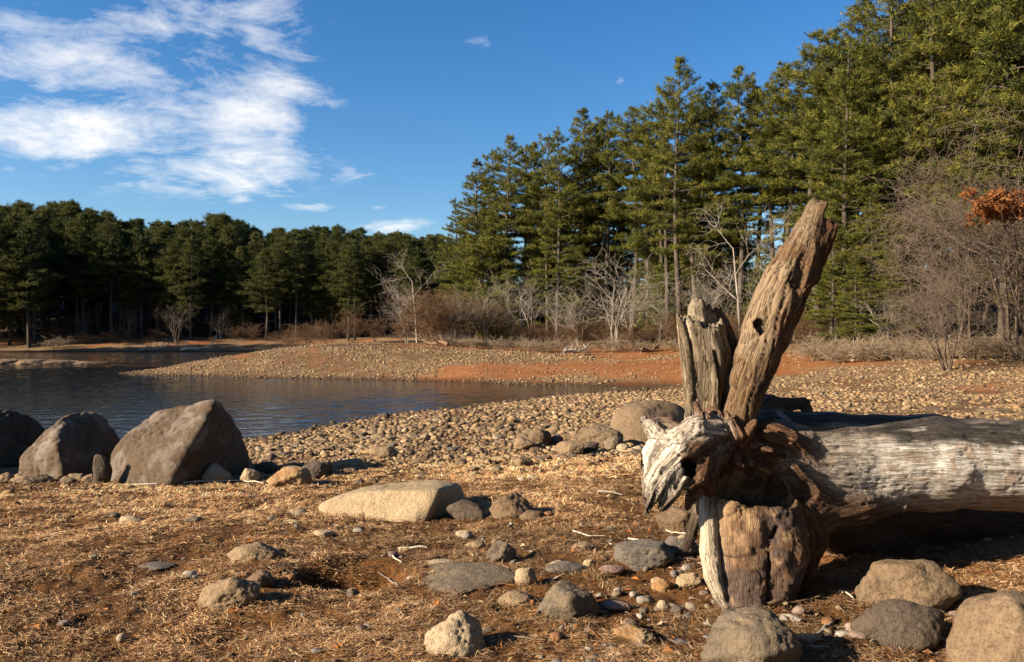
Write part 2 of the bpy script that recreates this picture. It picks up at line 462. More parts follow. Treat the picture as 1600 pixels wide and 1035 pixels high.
st(705, 718, 20, 9, 'cream', 'flat pale stone on turf behind the small upright grey one', 13)
st(340, 757, 46, 33, 'cream', 'pale pointed stone at the foot of the largest boulder', 14, .7, p=16)
st(391, 755, 31, 25, 'sand', 'small orange tan stone between the pale pointed stone and the two-tone rock', 15)
st(455, 759, 68, 39, 'orange', 'two-tone rock with pinkish lit left face, right of the largest boulder', 16, .9, p=16)
st(490, 748, 60, 30, 'dark', 'dark low rock joined behind the two-tone rock', 17, .9)
st(545, 733, 50, 17, 'tan', 'low rock pair right of the two-tone rock', 18)
st(420, 742, 44, 22, 'dark', 'dark stone half hidden behind the orange tan stone', 63)
st(160, 756, 26, 50, 'dark', 'dark upright slab wedged between the two larger boulders', 19, .8)
st(50, 756, 60, 17, 'tan', 'low pale stone under the tan boulder', 20)
st(8, 756, 26, 18, 'tan', 'low pale stone under the dark left boulder', 21)
st(140, 756, 24, 16, 'tan', 'small stone beside the dark upright slab', 22)
st(106, 754, 24, 9, 'grey', 'small grey pebble at the foot of the tan boulder', 64)
st(727, 812, 64, 32, 'dark', 'dark leaning rock against the right end of the sandy slab', 23, .7, tilt=-.25)
st(797, 812, 72, 48, 'brown', 'brown pyramid rock right of the sandy slab', 24, .85, p=18)
st(832, 815, 42, 18, 'brown', 'low brown stone at the foot of the pyramid rock', 25)
st(206, 818, 38, 14, 'cream', 'flat pale oval stone out on the left turf', 26, .7)
st(303, 817, 26, 11, 'grey', 'small flat grey stone on turf below the largest boulder', 27)
st(177, 812, 22, 9, 'grey', 'grey chip just behind the flat pale oval stone', 65)
st(396, 873, 80, 32, 'tan', 'low wedge stone with black shadow midway on the left turf', 28, .7, p=18)
st(245, 892, 56, 15, 'slate', 'flat dark grey stone sunk level in the left turf', 29)
st(360, 953, 96, 54, 'tan', 'rough tan stone slanting beside the dark hollow', 30, .7, tilt=.22, p=16, amp=.09)
st(406, 918, 46, 28, 'brown', 'brown clod stone at the head of the dark hollow', 31)
st(552, 936, 21, 18, 'grey', 'tiny upright grey stone below the dark hollow', 32)
st(505, 842, 32, 14, 'cream', 'pale stone near the near edge of the sandy slab', 33)
st(725, 843, 28, 15, 'cream', 'cream stone in front of the dark leaning rock', 34)
st(742, 860, 30, 15, 'tan', 'tan stone in front of the cream stone', 35)
st(456, 818, 28, 10, 'sand', 'small orange stone left of the sandy slab', 66)
st(464, 804, 30, 11, 'tan', 'small tan stone behind the small orange one', 67)
st(781, 882, 54, 36, 'grey', 'slanting grey slab tip poking out of the turf', 36, .6, tilt=.5, p=20)
st(738, 925, 170, 42, 'grey', 'wide flat grey slab almost buried in turf at centre', 37, .9, sink=.5, p=10)
st(688, 888, 46, 14, 'cream', 'white flat chip at the head of the buried slab', 68)
st(820, 920, 37, 34, 'sand', 'tilted cream stone between buried slab and grey wedge', 38, .7, tilt=.4, p=16)
st(802, 947, 62, 25, 'tan', 'low pale stone left of the grey wedge boulder', 39)
st(886, 971, 102, 68, 'grey', 'grey wedge shaped boulder in the turf at centre front', 40, .8, p=16, level=5)
st(712, 1029, 104, 80, 'cream', 'whitish lumpy stone at the front, nearest the viewer', 41, .75, p=12, amp=.10, level=5)
st(884, 896, 66, 22, 'slate', 'dark flat stone behind the grey wedge boulder', 42)
st(872, 890, 34, 14, 'cream', 'pale chip on the dark flat stone', 43)
st(912, 866, 38, 22, 'tan', 'smooth tan stone upslope of the grey wedge boulder', 44, .8)
st(956, 901, 42, 20, 'pink', 'pinkish flat stone below the cracked dark slab', 45)
st(920, 888, 20, 15, 'sand', 'little round sandy stone between flat dark and pinkish stones', 69)
st(1005, 886, 100, 46, 'slate', 'wide dark cracked slab left of the root foot', 46, .9, sink=.4, p=20)
st(1062, 874, 60, 40, 'slate', 'dark slab block behind the pale egg stone', 47, .9, p=20)
st(1069, 873, 34, 38, 'cream', 'pale egg stone standing beside the root foot', 48, .8, p=9)
st(1060, 834, 72, 48, 'brown', 'brown flat topped rock under the white root', 49, .9, p=16)
st(1036, 955, 22, 20, 'cream', 'small round cream pebble left of the root foot', 50, p=8)
st(1058, 960, 26, 14, 'slate', 'small grey pebble beside the round cream one', 51)
st(964, 957, 44, 18, 'pink', 'mauve flat stone right of the grey wedge boulder', 52)
st(1036, 926, 38, 26, 'orange', 'rusty orange stone near the white root strip', 53, p=18)
st(1074, 922, 42, 26, 'sand', 'slanting sandy stone beside the white root strip', 54, tilt=.4)
st(988, 1010, 72, 36, 'orange', 'banded yellow brown stone at front centre', 55, .8, p=15)
st(1172, 1065, 160, 122, 'grey', 'large grey brown boulder at the bottom edge before the root foot', 56, .9, p=12, level=5, sink=.2)
st(1166, 978, 92, 40, 'dark', 'dark hump behind the large grey boulder at the root foot', 57, .9, p=9)
st(1412, 958, 160, 96, 'smooth', 'wide tan boulder in the shade edge under the log', 58, .75, p=14, level=5, name='boulder', cat='boulder')
st(1404, 1018, 146, 88, 'dark', 'dark rounded boulder between two paler ones under the log', 59, .7, p=11, level=5, name='boulder', cat='boulder')
st(1582, 1068, 215, 172, 'smooth', 'pale speckled boulder at the bottom right corner', 60, .9, p=13, level=5, name='boulder', cat='boulder')
st(1262, 1004, 42, 20, 'sand', 'small ochre stone right of the large grey boulder', 70)
st(1245, 975, 26, 12, 'orange', 'small reddish stone near the ochre one', 71)
for k, (a, b, w_, h_) in enumerate(((8, 569, 64, 9), (52, 570, 60, 9), (96, 570, 50, 7), (132, 570, 40, 5), (-34, 568, 60, 10))):
    st(a, b, w_, h_, 'brown', 'low tan ledge rock, %s on the bar at the left water edge' % ('second', 'third', 'fourth', 'outermost', 'first')[k], 80 + k, group='ledge rocks on the bar', name='ledge_rock', cat='rock', sink=.4)
st(603, 655, 15, 10, 'dark', 'small black stone at the water edge of the near cobbles', 90)
st(880, 611, 14, 6, 'dark', 'small dark stone lying in the mud of the inlet', 91)
st(1556, 648, 52, 12, 'smooth', 'smooth round stone showing over the log top', 72)

# ------------------------------------------------------------------ ground sheet


def zones(x, y, z):
    o = np.zeros_like(x)
    n1 = fbm(np.c_[x * .25, y * .25, o], 4); n2 = fbm(np.c_[x * .9, y * .9, o + 4], 4)
    g = grass_mask(x, y)
    red = 0

    def blob(cx, cy, rx, ry, a=1.):
        return a * np.exp(-(((x - cx) / rx) ** 2 + ((y - cy) / ry) ** 2))
    red = blob(-1, 41.5, 5, 2.6) + blob(5, 42, 6, 3.2, 1.2) + blob(11, 40, 5.5, 4, 1.2) + blob(-6, 54, 6, 2.6, 1.2) + blob(1, 58, 8, 4, 1.3) + blob(9, 52, 7, 4, 1.4) + blob(16.0, 42, 5.5, 3.6, 2.0) + blob(8, 36.5, 3.5, 1.6, 1.0)
    red = red + blob(14.5, 24, 3.5, 1.6, .8) + blob(19, 33, 4, 1.5, .8)
    red = red + np.where((y > 90) & (x < -12), np.where(x > -70, .72, .2) * np.exp(-((z + 1.45) / .5) ** 2), 0)
    red = sstep(.28, 1.05, red + .7 * n1 + .75 * n2)
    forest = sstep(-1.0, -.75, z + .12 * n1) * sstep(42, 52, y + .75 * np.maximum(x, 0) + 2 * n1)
    wet = (1 - sstep(-2.5, -2.3, z + .04 * n2))
    dirt = sstep(.0, .35, n2 + .35 * n1) * (1 - g)
    return g, red, forest, wet, dirt


def build_ground():
    a1 = np.radians(np.r_[np.linspace(-180, -44, 60, endpoint=False), np.linspace(-44, 44, 640, endpoint=False), np.linspace(44, 180, 60, endpoint=False)])
    r = [.6]
    while r[-1] < 900: r.append(r[-1] * (1.0075 if 3 < r[-1] < 16 else 1.010 if r[-1] < 130 else 1.06))
    r = np.array(r); na, nr = len(a1), len(r)
    R, A = np.meshgrid(r, a1, indexing='ij')
    x = (R * np.sin(A)).ravel(); y = (R * np.cos(A)).ravel()
    z = ground_z(x, y)
    x = np.r_[x, 0]; y = np.r_[y, 0]; z = np.r_[z, gz(0, 0)]
    g, red, forest, wet, dirt = zones(x, y, z)
    i = np.arange(nr - 1)[:, None]; j = np.arange(na)[None]
    j2 = (j + 1) % na
    Q = np.stack([i * na + j, i * na + j2, (i + 1) * na + j2, (i + 1) * na + j], -1).reshape(-1, 4)
    Q = Q[:, ::-1]
    c = len(x) - 1
    s = NT('ground')
    v = s.coord('Object')
    fine = s.noise(v, 24, 6, .7); mid = s.noise(v, 3.2, 6, .65, .4); big = s.noise(v, .22, 5, .65, .6)
    vor = s.voro(v, 9); vor2 = s.voro(v, 9, 'Color')
    grass = s.ramp(mid, [(.30, (.075, .032, .011)), (.47, (.20, .095, .030)), (.60, (.30, .155, .052)), (.75, (.39, .235, .095))])
    grass = s.mix(s.ramp(fine, [(.35, .75), (.55, 0.0)]), grass, (.055, .026, .010)); grass = s.mix(1.0, grass, (.74, .68, .62), 'MULTIPLY')
    stony = s.ramp(s.math('ADD', s.math('MULTIPLY', fine, .5), s.math('MULTIPLY', mid, .5)), [(.36, (.10, .062, .032)), (.5, (.25, .165, .088)), (.64, (.40, .29, .17))])
    dirtc = s.ramp(mid, [(.3, (.085, .042, .02)), (.65, (.19, .105, .05))])
    stony = s.mix(s.math('MULTIPLY', s.attr('dirt'), .75), stony, dirtc)
    redc = s.ramp(s.math('ADD', s.math('MULTIPLY', mid, .5), s.math('MULTIPLY', big, .5)), [(.30, (.12, .046, .018)), (.45, (.29, .112, .038)), (.57, (.37, .165, .062)), (.70, (.45, .29, .15))])
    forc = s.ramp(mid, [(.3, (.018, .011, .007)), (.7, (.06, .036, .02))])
    col = s.mix(s.attr('grass'), stony, grass)
    col = s.mix(s.attr('red'), col, redc)
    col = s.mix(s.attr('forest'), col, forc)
    col = s.mix(s.attr('wet'), col, s.mix(.5, col, (.04, .022, .012), 'MULTIPLY'))
    col = s.mix(s.math('MULTIPLY', s.attr('wet'), .6), col, (.075, .036, .018))
    col = s.mix(1.0, col, (.70, .68, .66), 'MULTIPLY')
    hgt = s.math('ADD', s.math('MULTIPLY', fine, .6), s.math('MULTIPLY', s.noise(v, 90, 3, .6), .35))
    s.done(col, s.bump(hgt, .9, .03), .95, .15)
    att = {'grass': ('FLOAT', g), 'red': ('FLOAT', red), 'forest': ('FLOAT', forest), 'wet': ('FLOAT', wet), 'dirt': ('FLOAT', dirt)}
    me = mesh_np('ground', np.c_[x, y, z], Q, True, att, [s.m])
    # close the small disc under the camera
    bm = bmesh.new(); bm.from_mesh(me); bm.verts.ensure_lookup_table()
    for k in range(na): bm.faces.new((bm.verts[c], bm.verts[(k + 1) % na], bm.verts[k]))
    bm.to_mesh(me); bm.free()
    o = link('ground', me); o['kind'] = 'structure'


build_ground()


def build_water():
    s = NT('lake_water')
    v = s.coord('Object')
    w1 = s.noise(s.map(v, (1, 1.6, 1)), 5.5, 3, .55, .5)
    s.done((.010, .013, .016), s.bump(w1, .35, .03), .03, .5)
    s.b.inputs['IOR'].default_value = 1.33
    a1 = np.radians(np.r_[np.linspace(-180, -48, 24, endpoint=False), np.linspace(-48, 20, 760, endpoint=False), np.linspace(20, 180, 24, endpoint=False)])
    r = [4.0]
    while r[-1] < 420: r.append(r[-1] * (1.0032 if 11 < r[-1] < 70 else 1.012 if r[-1] < 120 else 1.08))
    r = np.array(r); na, nr = len(a1), len(r)
    Rr, A = np.meshgrid(r, a1, indexing='ij'); x = (Rr * np.sin(A)).ravel(); y = (Rr * np.cos(A)).ravel(); o = x * 0
    xs, ys = x * .93 + y * .36, -x * .36 + y * .93
    gust = np.clip(.75 + .9 * fbm(np.c_[x * .09, y * .14, o], 3), .25, 1.4) * (.35 + .65 * (1 - sstep(-5, 1, x + .12 * (y - 30))))
    z = -2.5 + gust * (.0105 * fbm(np.c_[xs * .9, ys * 1.7, o], 2) + .0115 * vnoise(np.c_[xs * 1.9, ys * 3.6, o + 9]) + .0050 * vnoise(np.c_[xs * 4.4, ys * 7.6, o + 5])) * np.where(Rr.ravel() < 125, 1, 0)
    i = np.arange(nr - 1)[:, None]; j = np.arange(na)[None]; j2 = (j + 1) % na
    Q = np.stack([i * na + j, i * na + j2, (i + 1) * na + j2, (i + 1) * na + j], -1).reshape(-1, 4)[:, ::-1]
    c = np.c_[x, y][Q].mean(1); Q = Q[(c[:, 0] < 45) & (c[:, 1] > 5) & (c[:, 1] < 150)]
    u, inv = np.unique(Q.ravel(), return_inverse=True)
    o = link('water', mesh_np('water', np.c_[x, y, z][u], inv.reshape(-1, 4), True, None, [s.m]))
    o['kind'] = 'structure'


build_water()

# ------------------------------------------------------------------ the driftwood log with its root end


def surface_nets(Fg, org, h):
    nx, ny, nz = Fg.shape
    neg = Fg < 0
    c = [neg[i:nx - 1 + i, j:ny - 1 + j, k:nz - 1 + k] for i in (0, 1) for j in (0, 1) for k in (0, 1)]
    cnt = sum(a.astype(np.int8) for a in c)
    act = (cnt > 0) & (cnt < 8)
    ids = np.full(act.shape, -1, dtype=np.int64); I = np.argwhere(act); ids[act] = np.arange(len(I))
    f = {(i, j, k): Fg[I[:, 0] + i, I[:, 1] + j, I[:, 2] + k] for i in (0, 1) for j in (0, 1) for k in (0, 1)}
    acc = np.zeros((len(I), 3)); num = np.zeros(len(I))
    for a in f:
        for ax in range(3):
            if a[ax]: continue
            b = list(a); b[ax] = 1; b = tuple(b)
            fa, fb = f[a], f[b]; m = (fa < 0) != (fb < 0)
            t = np.where(m, fa / np.where(m, fa - fb, 1), 0)
            p = np.tile(np.array(a, float), (len(I), 1)); p[:, ax] += t
            acc += p * m[:, None]; num += m
    V = org + (I + acc / num[:, None]) * h
    quads = []
    for ax in range(3):
        sl0 = [slice(1, -1)] * 3; sl0[ax] = slice(0, -1); sl1 = list(sl0); sl1[ax] = slice(1, None)
        A = neg[tuple(sl0)]; B = neg[tuple(sl1)]
        e = np.argwhere(A != B); s = A[tuple(e.T)]
        off = np.array([1, 1, 1]); off[ax] = 0; e = e + off
        u, w = [(1, 2), (2, 0), (0, 1)][ax]
        du = np.zeros(3, int); dw = np.zeros(3, int); du[u] = 1; dw[w] = 1

        def g(q): return ids[q[:, 0], q[:, 1], q[:, 2]]
        q = np.stack([g(e - du - dw), g(e - dw), g(e), g(e - du)], 1)
        q[~s] = q[~s][:, ::-1]; quads.append(q)
    return V, np.concatenate(quads)


def build_driftwood():
    # chains: (name, part, k, [(px, py, depth, radius px)])
    CH = [
        ('trunk', 'trunk', .05, [(1205, 722, 4.92, 74), (1300, 722, 5.0, 74), (1450, 722, 5.05, 72), (1600, 727, 5.12, 69), (1760, 736, 5.2, 66), (1950, 750, 5.3, 62), (2300, 790, 5.6, 55), (2600, 815, 5.9, 46)]),
        ('flare', 'trunk', .06, [(1150, 715, 4.86, 52), (1210, 720, 4.92, 72), (1270, 725, 4.98, 76)]),
        ('branch', 'upright_branch', .022, [(1146, 690, 4.68, 28), (1155, 645, 4.66, 25), (1168, 600, 4.67, 29), (1182, 560, 4.68, 33), (1197, 520, 4.70, 37), (1212, 480, 4.72, 39), (1231, 440, 4.74, 37), (1249, 403, 4.77, 32), (1263, 365, 4.79, 24), (1274, 335, 4.81, 17), (1290, 300, 4.82, 12)]),
        ('spur', 'upright_branch', .012, [(1254, 425, 4.77, 28), (1278, 382, 4.79, 22), (1303, 342, 4.80, 12)]),
        ('stub', 'broken_stub', .02, [(1104, 690, 4.74, 28), (1098, 650, 4.76, 24), (1102, 605, 4.77, 33), (1104, 560, 4.78, 37), (1096, 510, 4.79, 34), (1091, 462, 4.79, 26)]),
        ('spike', 'broken_stub', .012, [(1094, 535, 4.77, 20), (1092, 500, 4.78, 16), (1091, 484, 4.78, 14), (1091, 474, 4.78, 11)]),
        ('spike', 'broken_stub', .010, [(1112, 530, 4.80, 14), (1110, 495, 4.81, 9), (1108, 478, 4.81, 4)]),
        ('shard', 'broken_stub', .012, [(1148, 590, 4.86, 15), (1140, 550, 4.87, 17), (1128, 510, 4.87, 13), (1118, 478, 4.87, 5)]),
        ('rib', 'broken_stub', .008, [(1080, 650, 4.72, 9), (1076, 590, 4.69, 10), (1069, 535, 4.71, 9), (1064, 510, 4.72, 6), (1059, 492, 4.72, 3)]),
        ('rib', 'broken_stub', .008, [(1116, 650, 4.66, 10), (1118, 600, 4.655, 11), (1115, 568, 4.66, 7), (1112, 548, 4.67, 3)]),
        ('plate', 'root_plate', .04, [(1125, 700, 4.70, 40), (1160, 730, 4.78, 58), (1200, 745, 4.84, 60)]),
        ('plate', 'root_plate', .03, [(1128, 690, 4.60, 26), (1112, 712, 4.50, 24), (1104, 740, 4.44, 18), (1112, 765, 4.46, 13)]),
        ('plate', 'root_plate', .03, [(1150, 690, 4.68, 28), (1195, 690, 4.74, 34), (1240, 705, 4.80, 40), (1285, 740, 4.86, 36)]),
        ('arch', 'root_plate', .05, [(1190, 780, 4.72, 46), (1250, 800, 4.78, 44), (1330, 785, 4.86, 38), (1420, 770, 4.96, 22)]),
        ('arch', 'root_plate', .04, [(1235, 800, 4.72, 40), (1262, 840, 4.72, 28), (1250, 890, 4.66, 22), (1238, 940, 4.58, 16)]),
        ('white', 'bleached_root', .018, [(1118, 676, 4.52, 22), (1085, 673, 4.46, 22), (1060, 690, 4.43, 22), (1035, 690, 4.44, 17), (1022, 672, 4.46, 14), (1006, 659, 4.48, 7)]),
        ('white', 'bleached_root', .014, [(1095, 692, 4.46, 24), (1062, 712, 4.40, 25), (1035, 737, 4.37, 20), (1018, 765, 4.35, 16), (1006, 803, 4.33, 8)]),
        ('white', 'bleached_root', .012, [(1085, 715, 4.43, 22), (1062, 742, 4.38, 18), (1049, 766, 4.36, 14), (1034, 793, 4.34, 7)]),
        ('white', 'bleached_root', .012, [(1030, 690, 4.44, 15), (1016, 715, 4.42, 14), (1012, 742, 4.40, 14), (1010, 770, 4.38, 10)]),
        ('lip', 'bleached_root', .012, [(1100, 722, 4.42, 17), (1092, 746, 4.38, 13), (1076, 760, 4.36, 8), (1060, 752, 4.37, 7)]),
        ('plate', 'root_plate', .015, [(1115, 722, 4.60, 26), (1086, 733, 4.53, 21), (1070, 738, 4.50, 14)]),
        ('gnarl', 'root_plate', .010, [(1118, 700, 4.50, 13), (1104, 712, 4.42, 10), (1098, 730, 4.38, 8), (1104, 752, 4.38, 5)]),
        ('gnarl', 'root_plate', .010, [(1140, 705, 4.58, 16), (1158, 722, 4.50, 10), (1166, 738, 4.48, 5)]),
        ('gnarl', 'root_plate', .010, [(1170, 700, 4.60, 18), (1200, 712, 4.54, 13), (1232, 730, 4.56, 12), (1262, 760, 4.62, 12), (1290, 780, 4.70, 12)]),
        ('gnarl', 'root_plate', .010, [(1200, 676, 4.66, 20), (1235, 688, 4.64, 15), (1262, 712, 4.68, 14), (1284, 742, 4.74, 12)]),
        ('gnarl', 'root_plate', .008, [(1160, 690, 4.56, 11), (1168, 675, 4.52, 8), (1180, 660, 4.52, 4)]),
        ('gnarl', 'bleached_root', .008, [(1070, 676, 4.44, 10), (1046, 660, 4.46, 8), (1028, 656, 4.48, 6), (1010, 662, 4.48, 3)]),
        ('gnarl', 'bleached_root', .008, [(1100, 668, 4.48, 14), (1096, 648, 4.50, 9), (1088, 632, 4.52, 4)]),
        ('gnarl', 'root_plate', .010, [(1092, 760, 4.48, 14), (1080, 778, 4.44, 9), (1074, 794, 4.44, 4)]),
        ('gnarl', 'root_plate', .012, [(1128, 676, 4.55, 15), (1118, 652, 4.58, 11), (1106, 640, 4.62, 6)]),
        ('gnarl', 'root_plate', .010, [(1150, 680, 4.52, 14), (1142, 660, 4.52, 9), (1136, 644, 4.54, 4)]),
        ('foot', 'root_foot', .04, [(1165, 760, 4.66, 52), (1162, 820, 4.55, 50), (1160, 880, 4.47, 46), (1160, 950, 4.40, 42)]),
        ('foot', 'root_foot', .03, [(1195, 790, 4.62, 50), (1205, 850, 4.52, 46), (1205, 950, 4.42, 36)]),
        ('foot', 'root_foot', .012, [(1228, 838, 4.46, 20), (1238, 868, 4.42, 20), (1232, 890, 4.41, 16)]),
        ('foot', 'root_foot', .012, [(1150, 800, 4.50, 34), (1152, 850, 4.43, 30), (1160, 890, 4.40, 20)]),
        ('foot', 'root_foot', .012, [(1180, 915, 4.36, 20), (1170, 945, 4.34, 22)]),
        ('foot', 'root_foot', .018, [(1225, 820, 4.58, 30), (1232, 870, 4.50, 28), (1228, 905, 4.44, 22), (1220, 955, 4.40, 17)]),
        ('strip', 'root_foot', .010, [(1108, 775, 4.58, 14), (1106, 815, 4.46, 15), (1108, 860, 4.40, 15), (1114, 900, 4.36, 14), (1124, 930, 4.33, 11), (1134, 948, 4.31, 7)]),
        ('dark', 'root_plate', .015, [(1095, 765, 4.60, 14), (1090, 800, 4.58, 9), (1080, 838, 4.56, 9), (1072, 858, 4.55, 6)]),
        ('back', 'root_plate', .05, [(1240, 770, 4.95, 50), (1300, 815, 5.25, 46), (1370, 850, 5.5, 40), (1440, 880, 5.6, 30)]),  # added root filling the gap under the log, to darken it
        ('back', 'root_plate', .05, [(1300, 800, 5.2, 40), (1400, 803, 5.6, 38), (1500, 812, 5.85, 36), (1600, 820, 6.0, 34), (1680, 835, 6.1, 26)]),  # added limb hiding sunlit ground under the log, in place of shade
        ('nub', 'trunk', .015, [(1175, 660, 5.02, 30), (1200, 640, 5.06, 22), (1225, 634, 5.10, 12), (1256, 630, 5.12, 8), (1262, 645, 5.12, 9)]),
        ('knot', 'trunk', .02, [(1235, 690, 4.80, 20), (1262, 705, 4.80, 16)]),
        ('knot', 'trunk', .012, [(1405, 788, 4.86, 8), (1412, 790, 4.83, 6)]),
    ]
    prims = []
    for nm, part, k, pts in CH:
        P = np.array([W(a, b, c) for a, b, c, r in pts]); R = np.array([r * c / F for a, b, c, r in pts])
        prims.append((nm, part, k, P, R))
    h = .0095
    lo = np.array([.72, 4.05, -1.62]); hi = np.array([8.9, 6.5, .92])
    # the box is long in x: coarse trunk end is handled by cutting it where the log leaves the roots
    hi[0] = 4.15
    n = np.ceil((hi - lo) / h).astype(int); hi = lo + n * h
    ax = [lo[i] + np.arange(n[i] + 1) * h for i in range(3)]
    Fg = np.full(tuple(n + 1), .5, dtype=np.float32)

    def block(a, b, pad):
        i0 = np.clip(np.floor((a - pad - lo) / h).astype(int), 0, n); i1 = np.clip(np.ceil((b + pad - lo) / h).astype(int) + 1, 0, n + 1)
        return tuple(slice(i0[i], i1[i]) for i in range(3))

    def seg(p, a, b, ra, rb):
        ab = b - a; L2 = ab @ ab
        t = np.clip(((p[0] - a[0]) * ab[0] + (p[1] - a[1]) * ab[1] + (p[2] - a[2]) * ab[2]) / L2, 0, 1)
        return np.sqrt((p[0] - a[0] - t * ab[0]) ** 2 + (p[1] - a[1] - t * ab[1]) ** 2 + (p[2] - a[2] - t * ab[2]) ** 2) - (ra + (rb - ra) * t)

    def grid(sl): return [ax[0][sl[0]][:, None, None], ax[1][sl[1]][None, :, None], ax[2][sl[2]][None, None, :]]

    def cut(Fg, c, nrm, rad, jag, seed, fs=30.):
        """break an end off along a splintered face"""
        c = np.array(c); nrm = np.array(nrm) / np.linalg.norm(nrm)
        sl = block(c - rad * 1.9, c + rad * 1.9, .02); g = grid(sl)
        shp = Fg[sl].shape
        G = np.stack([np.broadcast_to(q, shp).ravel() for q in g], 1)
        d = G - c; along = d @ nrm
        lat = d - along[:, None] * nrm
        j = jag * (vnoise(lat * fs + seed) * .6 + vnoise(lat * fs * 2.3 + seed) * .4)
        inside = (np.linalg.norm(lat, axis=1) < rad * 1.3)
        m = np.where(inside & (along > -rad * .6), along + j, -1)
        Fg[sl] = np.maximum(Fg[sl], m.reshape(shp).astype(np.float32))

    for stage in (0, 1):
        for nm, part, k, P, R in prims:
            first = nm in ('branch', 'stub', 'spur')
            if first != (stage == 0): continue
            for i in range(len(P) - 1):
                pad = max(R[i], R[i + 1]) + .12
                sl = block(np.minimum(P[i], P[i + 1]), np.maximum(P[i], P[i + 1]), pad)
                if min(s.stop - s.start for s in sl) < 2: continue
                d = seg(grid(sl), P[i], P[i + 1], R[i], R[i + 1]).astype(np.float32)
                a = Fg[sl]; hh = np.maximum(k - np.abs(a - d), 0) / k
                Fg[sl] = np.minimum(a, d) - hh * hh * k * .25
        if stage == 0:
            cut(Fg, W(1284, 317, 4.81), (.25, .1, 1), .10, .05, 3.)
            cut(Fg, W(1300, 352, 4.80), (.55, .1, .85), .075, .05, 9., 40)
            cut(Fg, W(1093, 503, 4.79), (.05, -.1, 1), .17, .06, 5., 26)

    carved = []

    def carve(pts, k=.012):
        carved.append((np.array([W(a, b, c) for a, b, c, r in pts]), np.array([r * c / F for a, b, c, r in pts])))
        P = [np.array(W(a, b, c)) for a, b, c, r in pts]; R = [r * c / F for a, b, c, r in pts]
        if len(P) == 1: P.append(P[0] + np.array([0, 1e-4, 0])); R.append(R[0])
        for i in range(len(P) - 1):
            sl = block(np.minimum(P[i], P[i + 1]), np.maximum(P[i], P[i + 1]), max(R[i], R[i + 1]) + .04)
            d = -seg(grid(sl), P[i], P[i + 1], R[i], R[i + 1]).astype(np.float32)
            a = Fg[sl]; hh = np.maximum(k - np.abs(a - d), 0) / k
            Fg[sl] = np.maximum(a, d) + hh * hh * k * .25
    carve([(1071, 724, 4.22, 7), (1076, 728, 4.45, 9)], .005)
    carve([(1077, 735, 4.24, 8), (1080, 740, 4.46, 9)], .005)
    carve([(1080, 727, 4.24, 6), (1083, 731, 4.46, 7)], .005)
    carve([(1066, 738, 4.26, 3), (1060, 748, 4.28, 3)], .005)            # dark eye hole in the white root
    carve([(1050, 722, 4.30, 4), (1030, 745, 4.28, 5), (1022, 790, 4.28, 7)], .008)
    carve([(1066, 742, 4.30, 5), (1058, 762, 4.30, 7)], .006)
    ncar = len(carved)
    carve([(1266, 375, 4.645, 6), (1258, 405, 4.605, 13), (1254, 440, 4.565, 16), (1252, 462, 4.555, 8)], .03)
    carve([(1252, 482, 4.55, 9), (1240, 525, 4.535, 16), (1222, 565, 4.52, 12), (1208, 600, 4.51, 6)], .03)
    del carved[ncar:]   # long hollow of the shaded flank
    carve([(1182, 504, 4.40, 6), (1186, 507, 4.62, 9)], .006)
    carve([(1188, 512, 4.44, 5), (1190, 516, 4.62, 7)], .006)              # knot hole in the upright branch
    carve([(1176, 525, 4.40, 7), (1180, 545, 4.50, 7), (1186, 560, 4.52, 4)])
    carve([(1228, 405, 4.52, 4), (1218, 445, 4.53, 5), (1210, 470, 4.54, 3)])                # long slot above it
    carve([(1195, 580, 4.46, 5), (1225, 575, 4.48, 6), (1245, 560, 4.55, 4)])
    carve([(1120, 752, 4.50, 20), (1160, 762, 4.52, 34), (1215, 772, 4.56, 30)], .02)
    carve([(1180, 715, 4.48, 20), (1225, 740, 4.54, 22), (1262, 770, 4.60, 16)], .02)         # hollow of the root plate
    carve([(1212, 826, 4.40, 6), (1206, 838, 4.385, 4), (1199, 858, 4.37, 3.5), (1203, 880, 4.345, 3), (1198, 905, 4.325, 3.5), (1202, 955, 4.30, 4)], .006)


    carve([(1132, 850, 4.33, 4), (1134, 900, 4.29, 5), (1142, 945, 4.26, 8)], .008)
    carve([(1092, 640, 4.60, 4), (1092, 580, 4.58, 5), (1086, 530, 4.62, 4)], .008)
    carve([(1128, 640, 4.62, 4), (1126, 590, 4.63, 4), (1118, 550, 4.64, 3)], .008)
    carve([(1285, 655, 4.72, 3), (1310, 657, 4.73, 4), (1335, 655, 4.76, 2)], .006)
    Fg[-1, :, :] = np.maximum(Fg[-1, :, :], .001)
    V, Q = surface_nets(Fg, lo, h)
    # refine where it is seen closest: none needed, 9.5 mm is finer than two pixels

    # per chain frames, distances
    nP = len(prims); nv = len(V)
    D = np.full((nP, nv), 9., dtype=np.float32); GC = np.zeros((nP, nv, 3), dtype=np.float32)
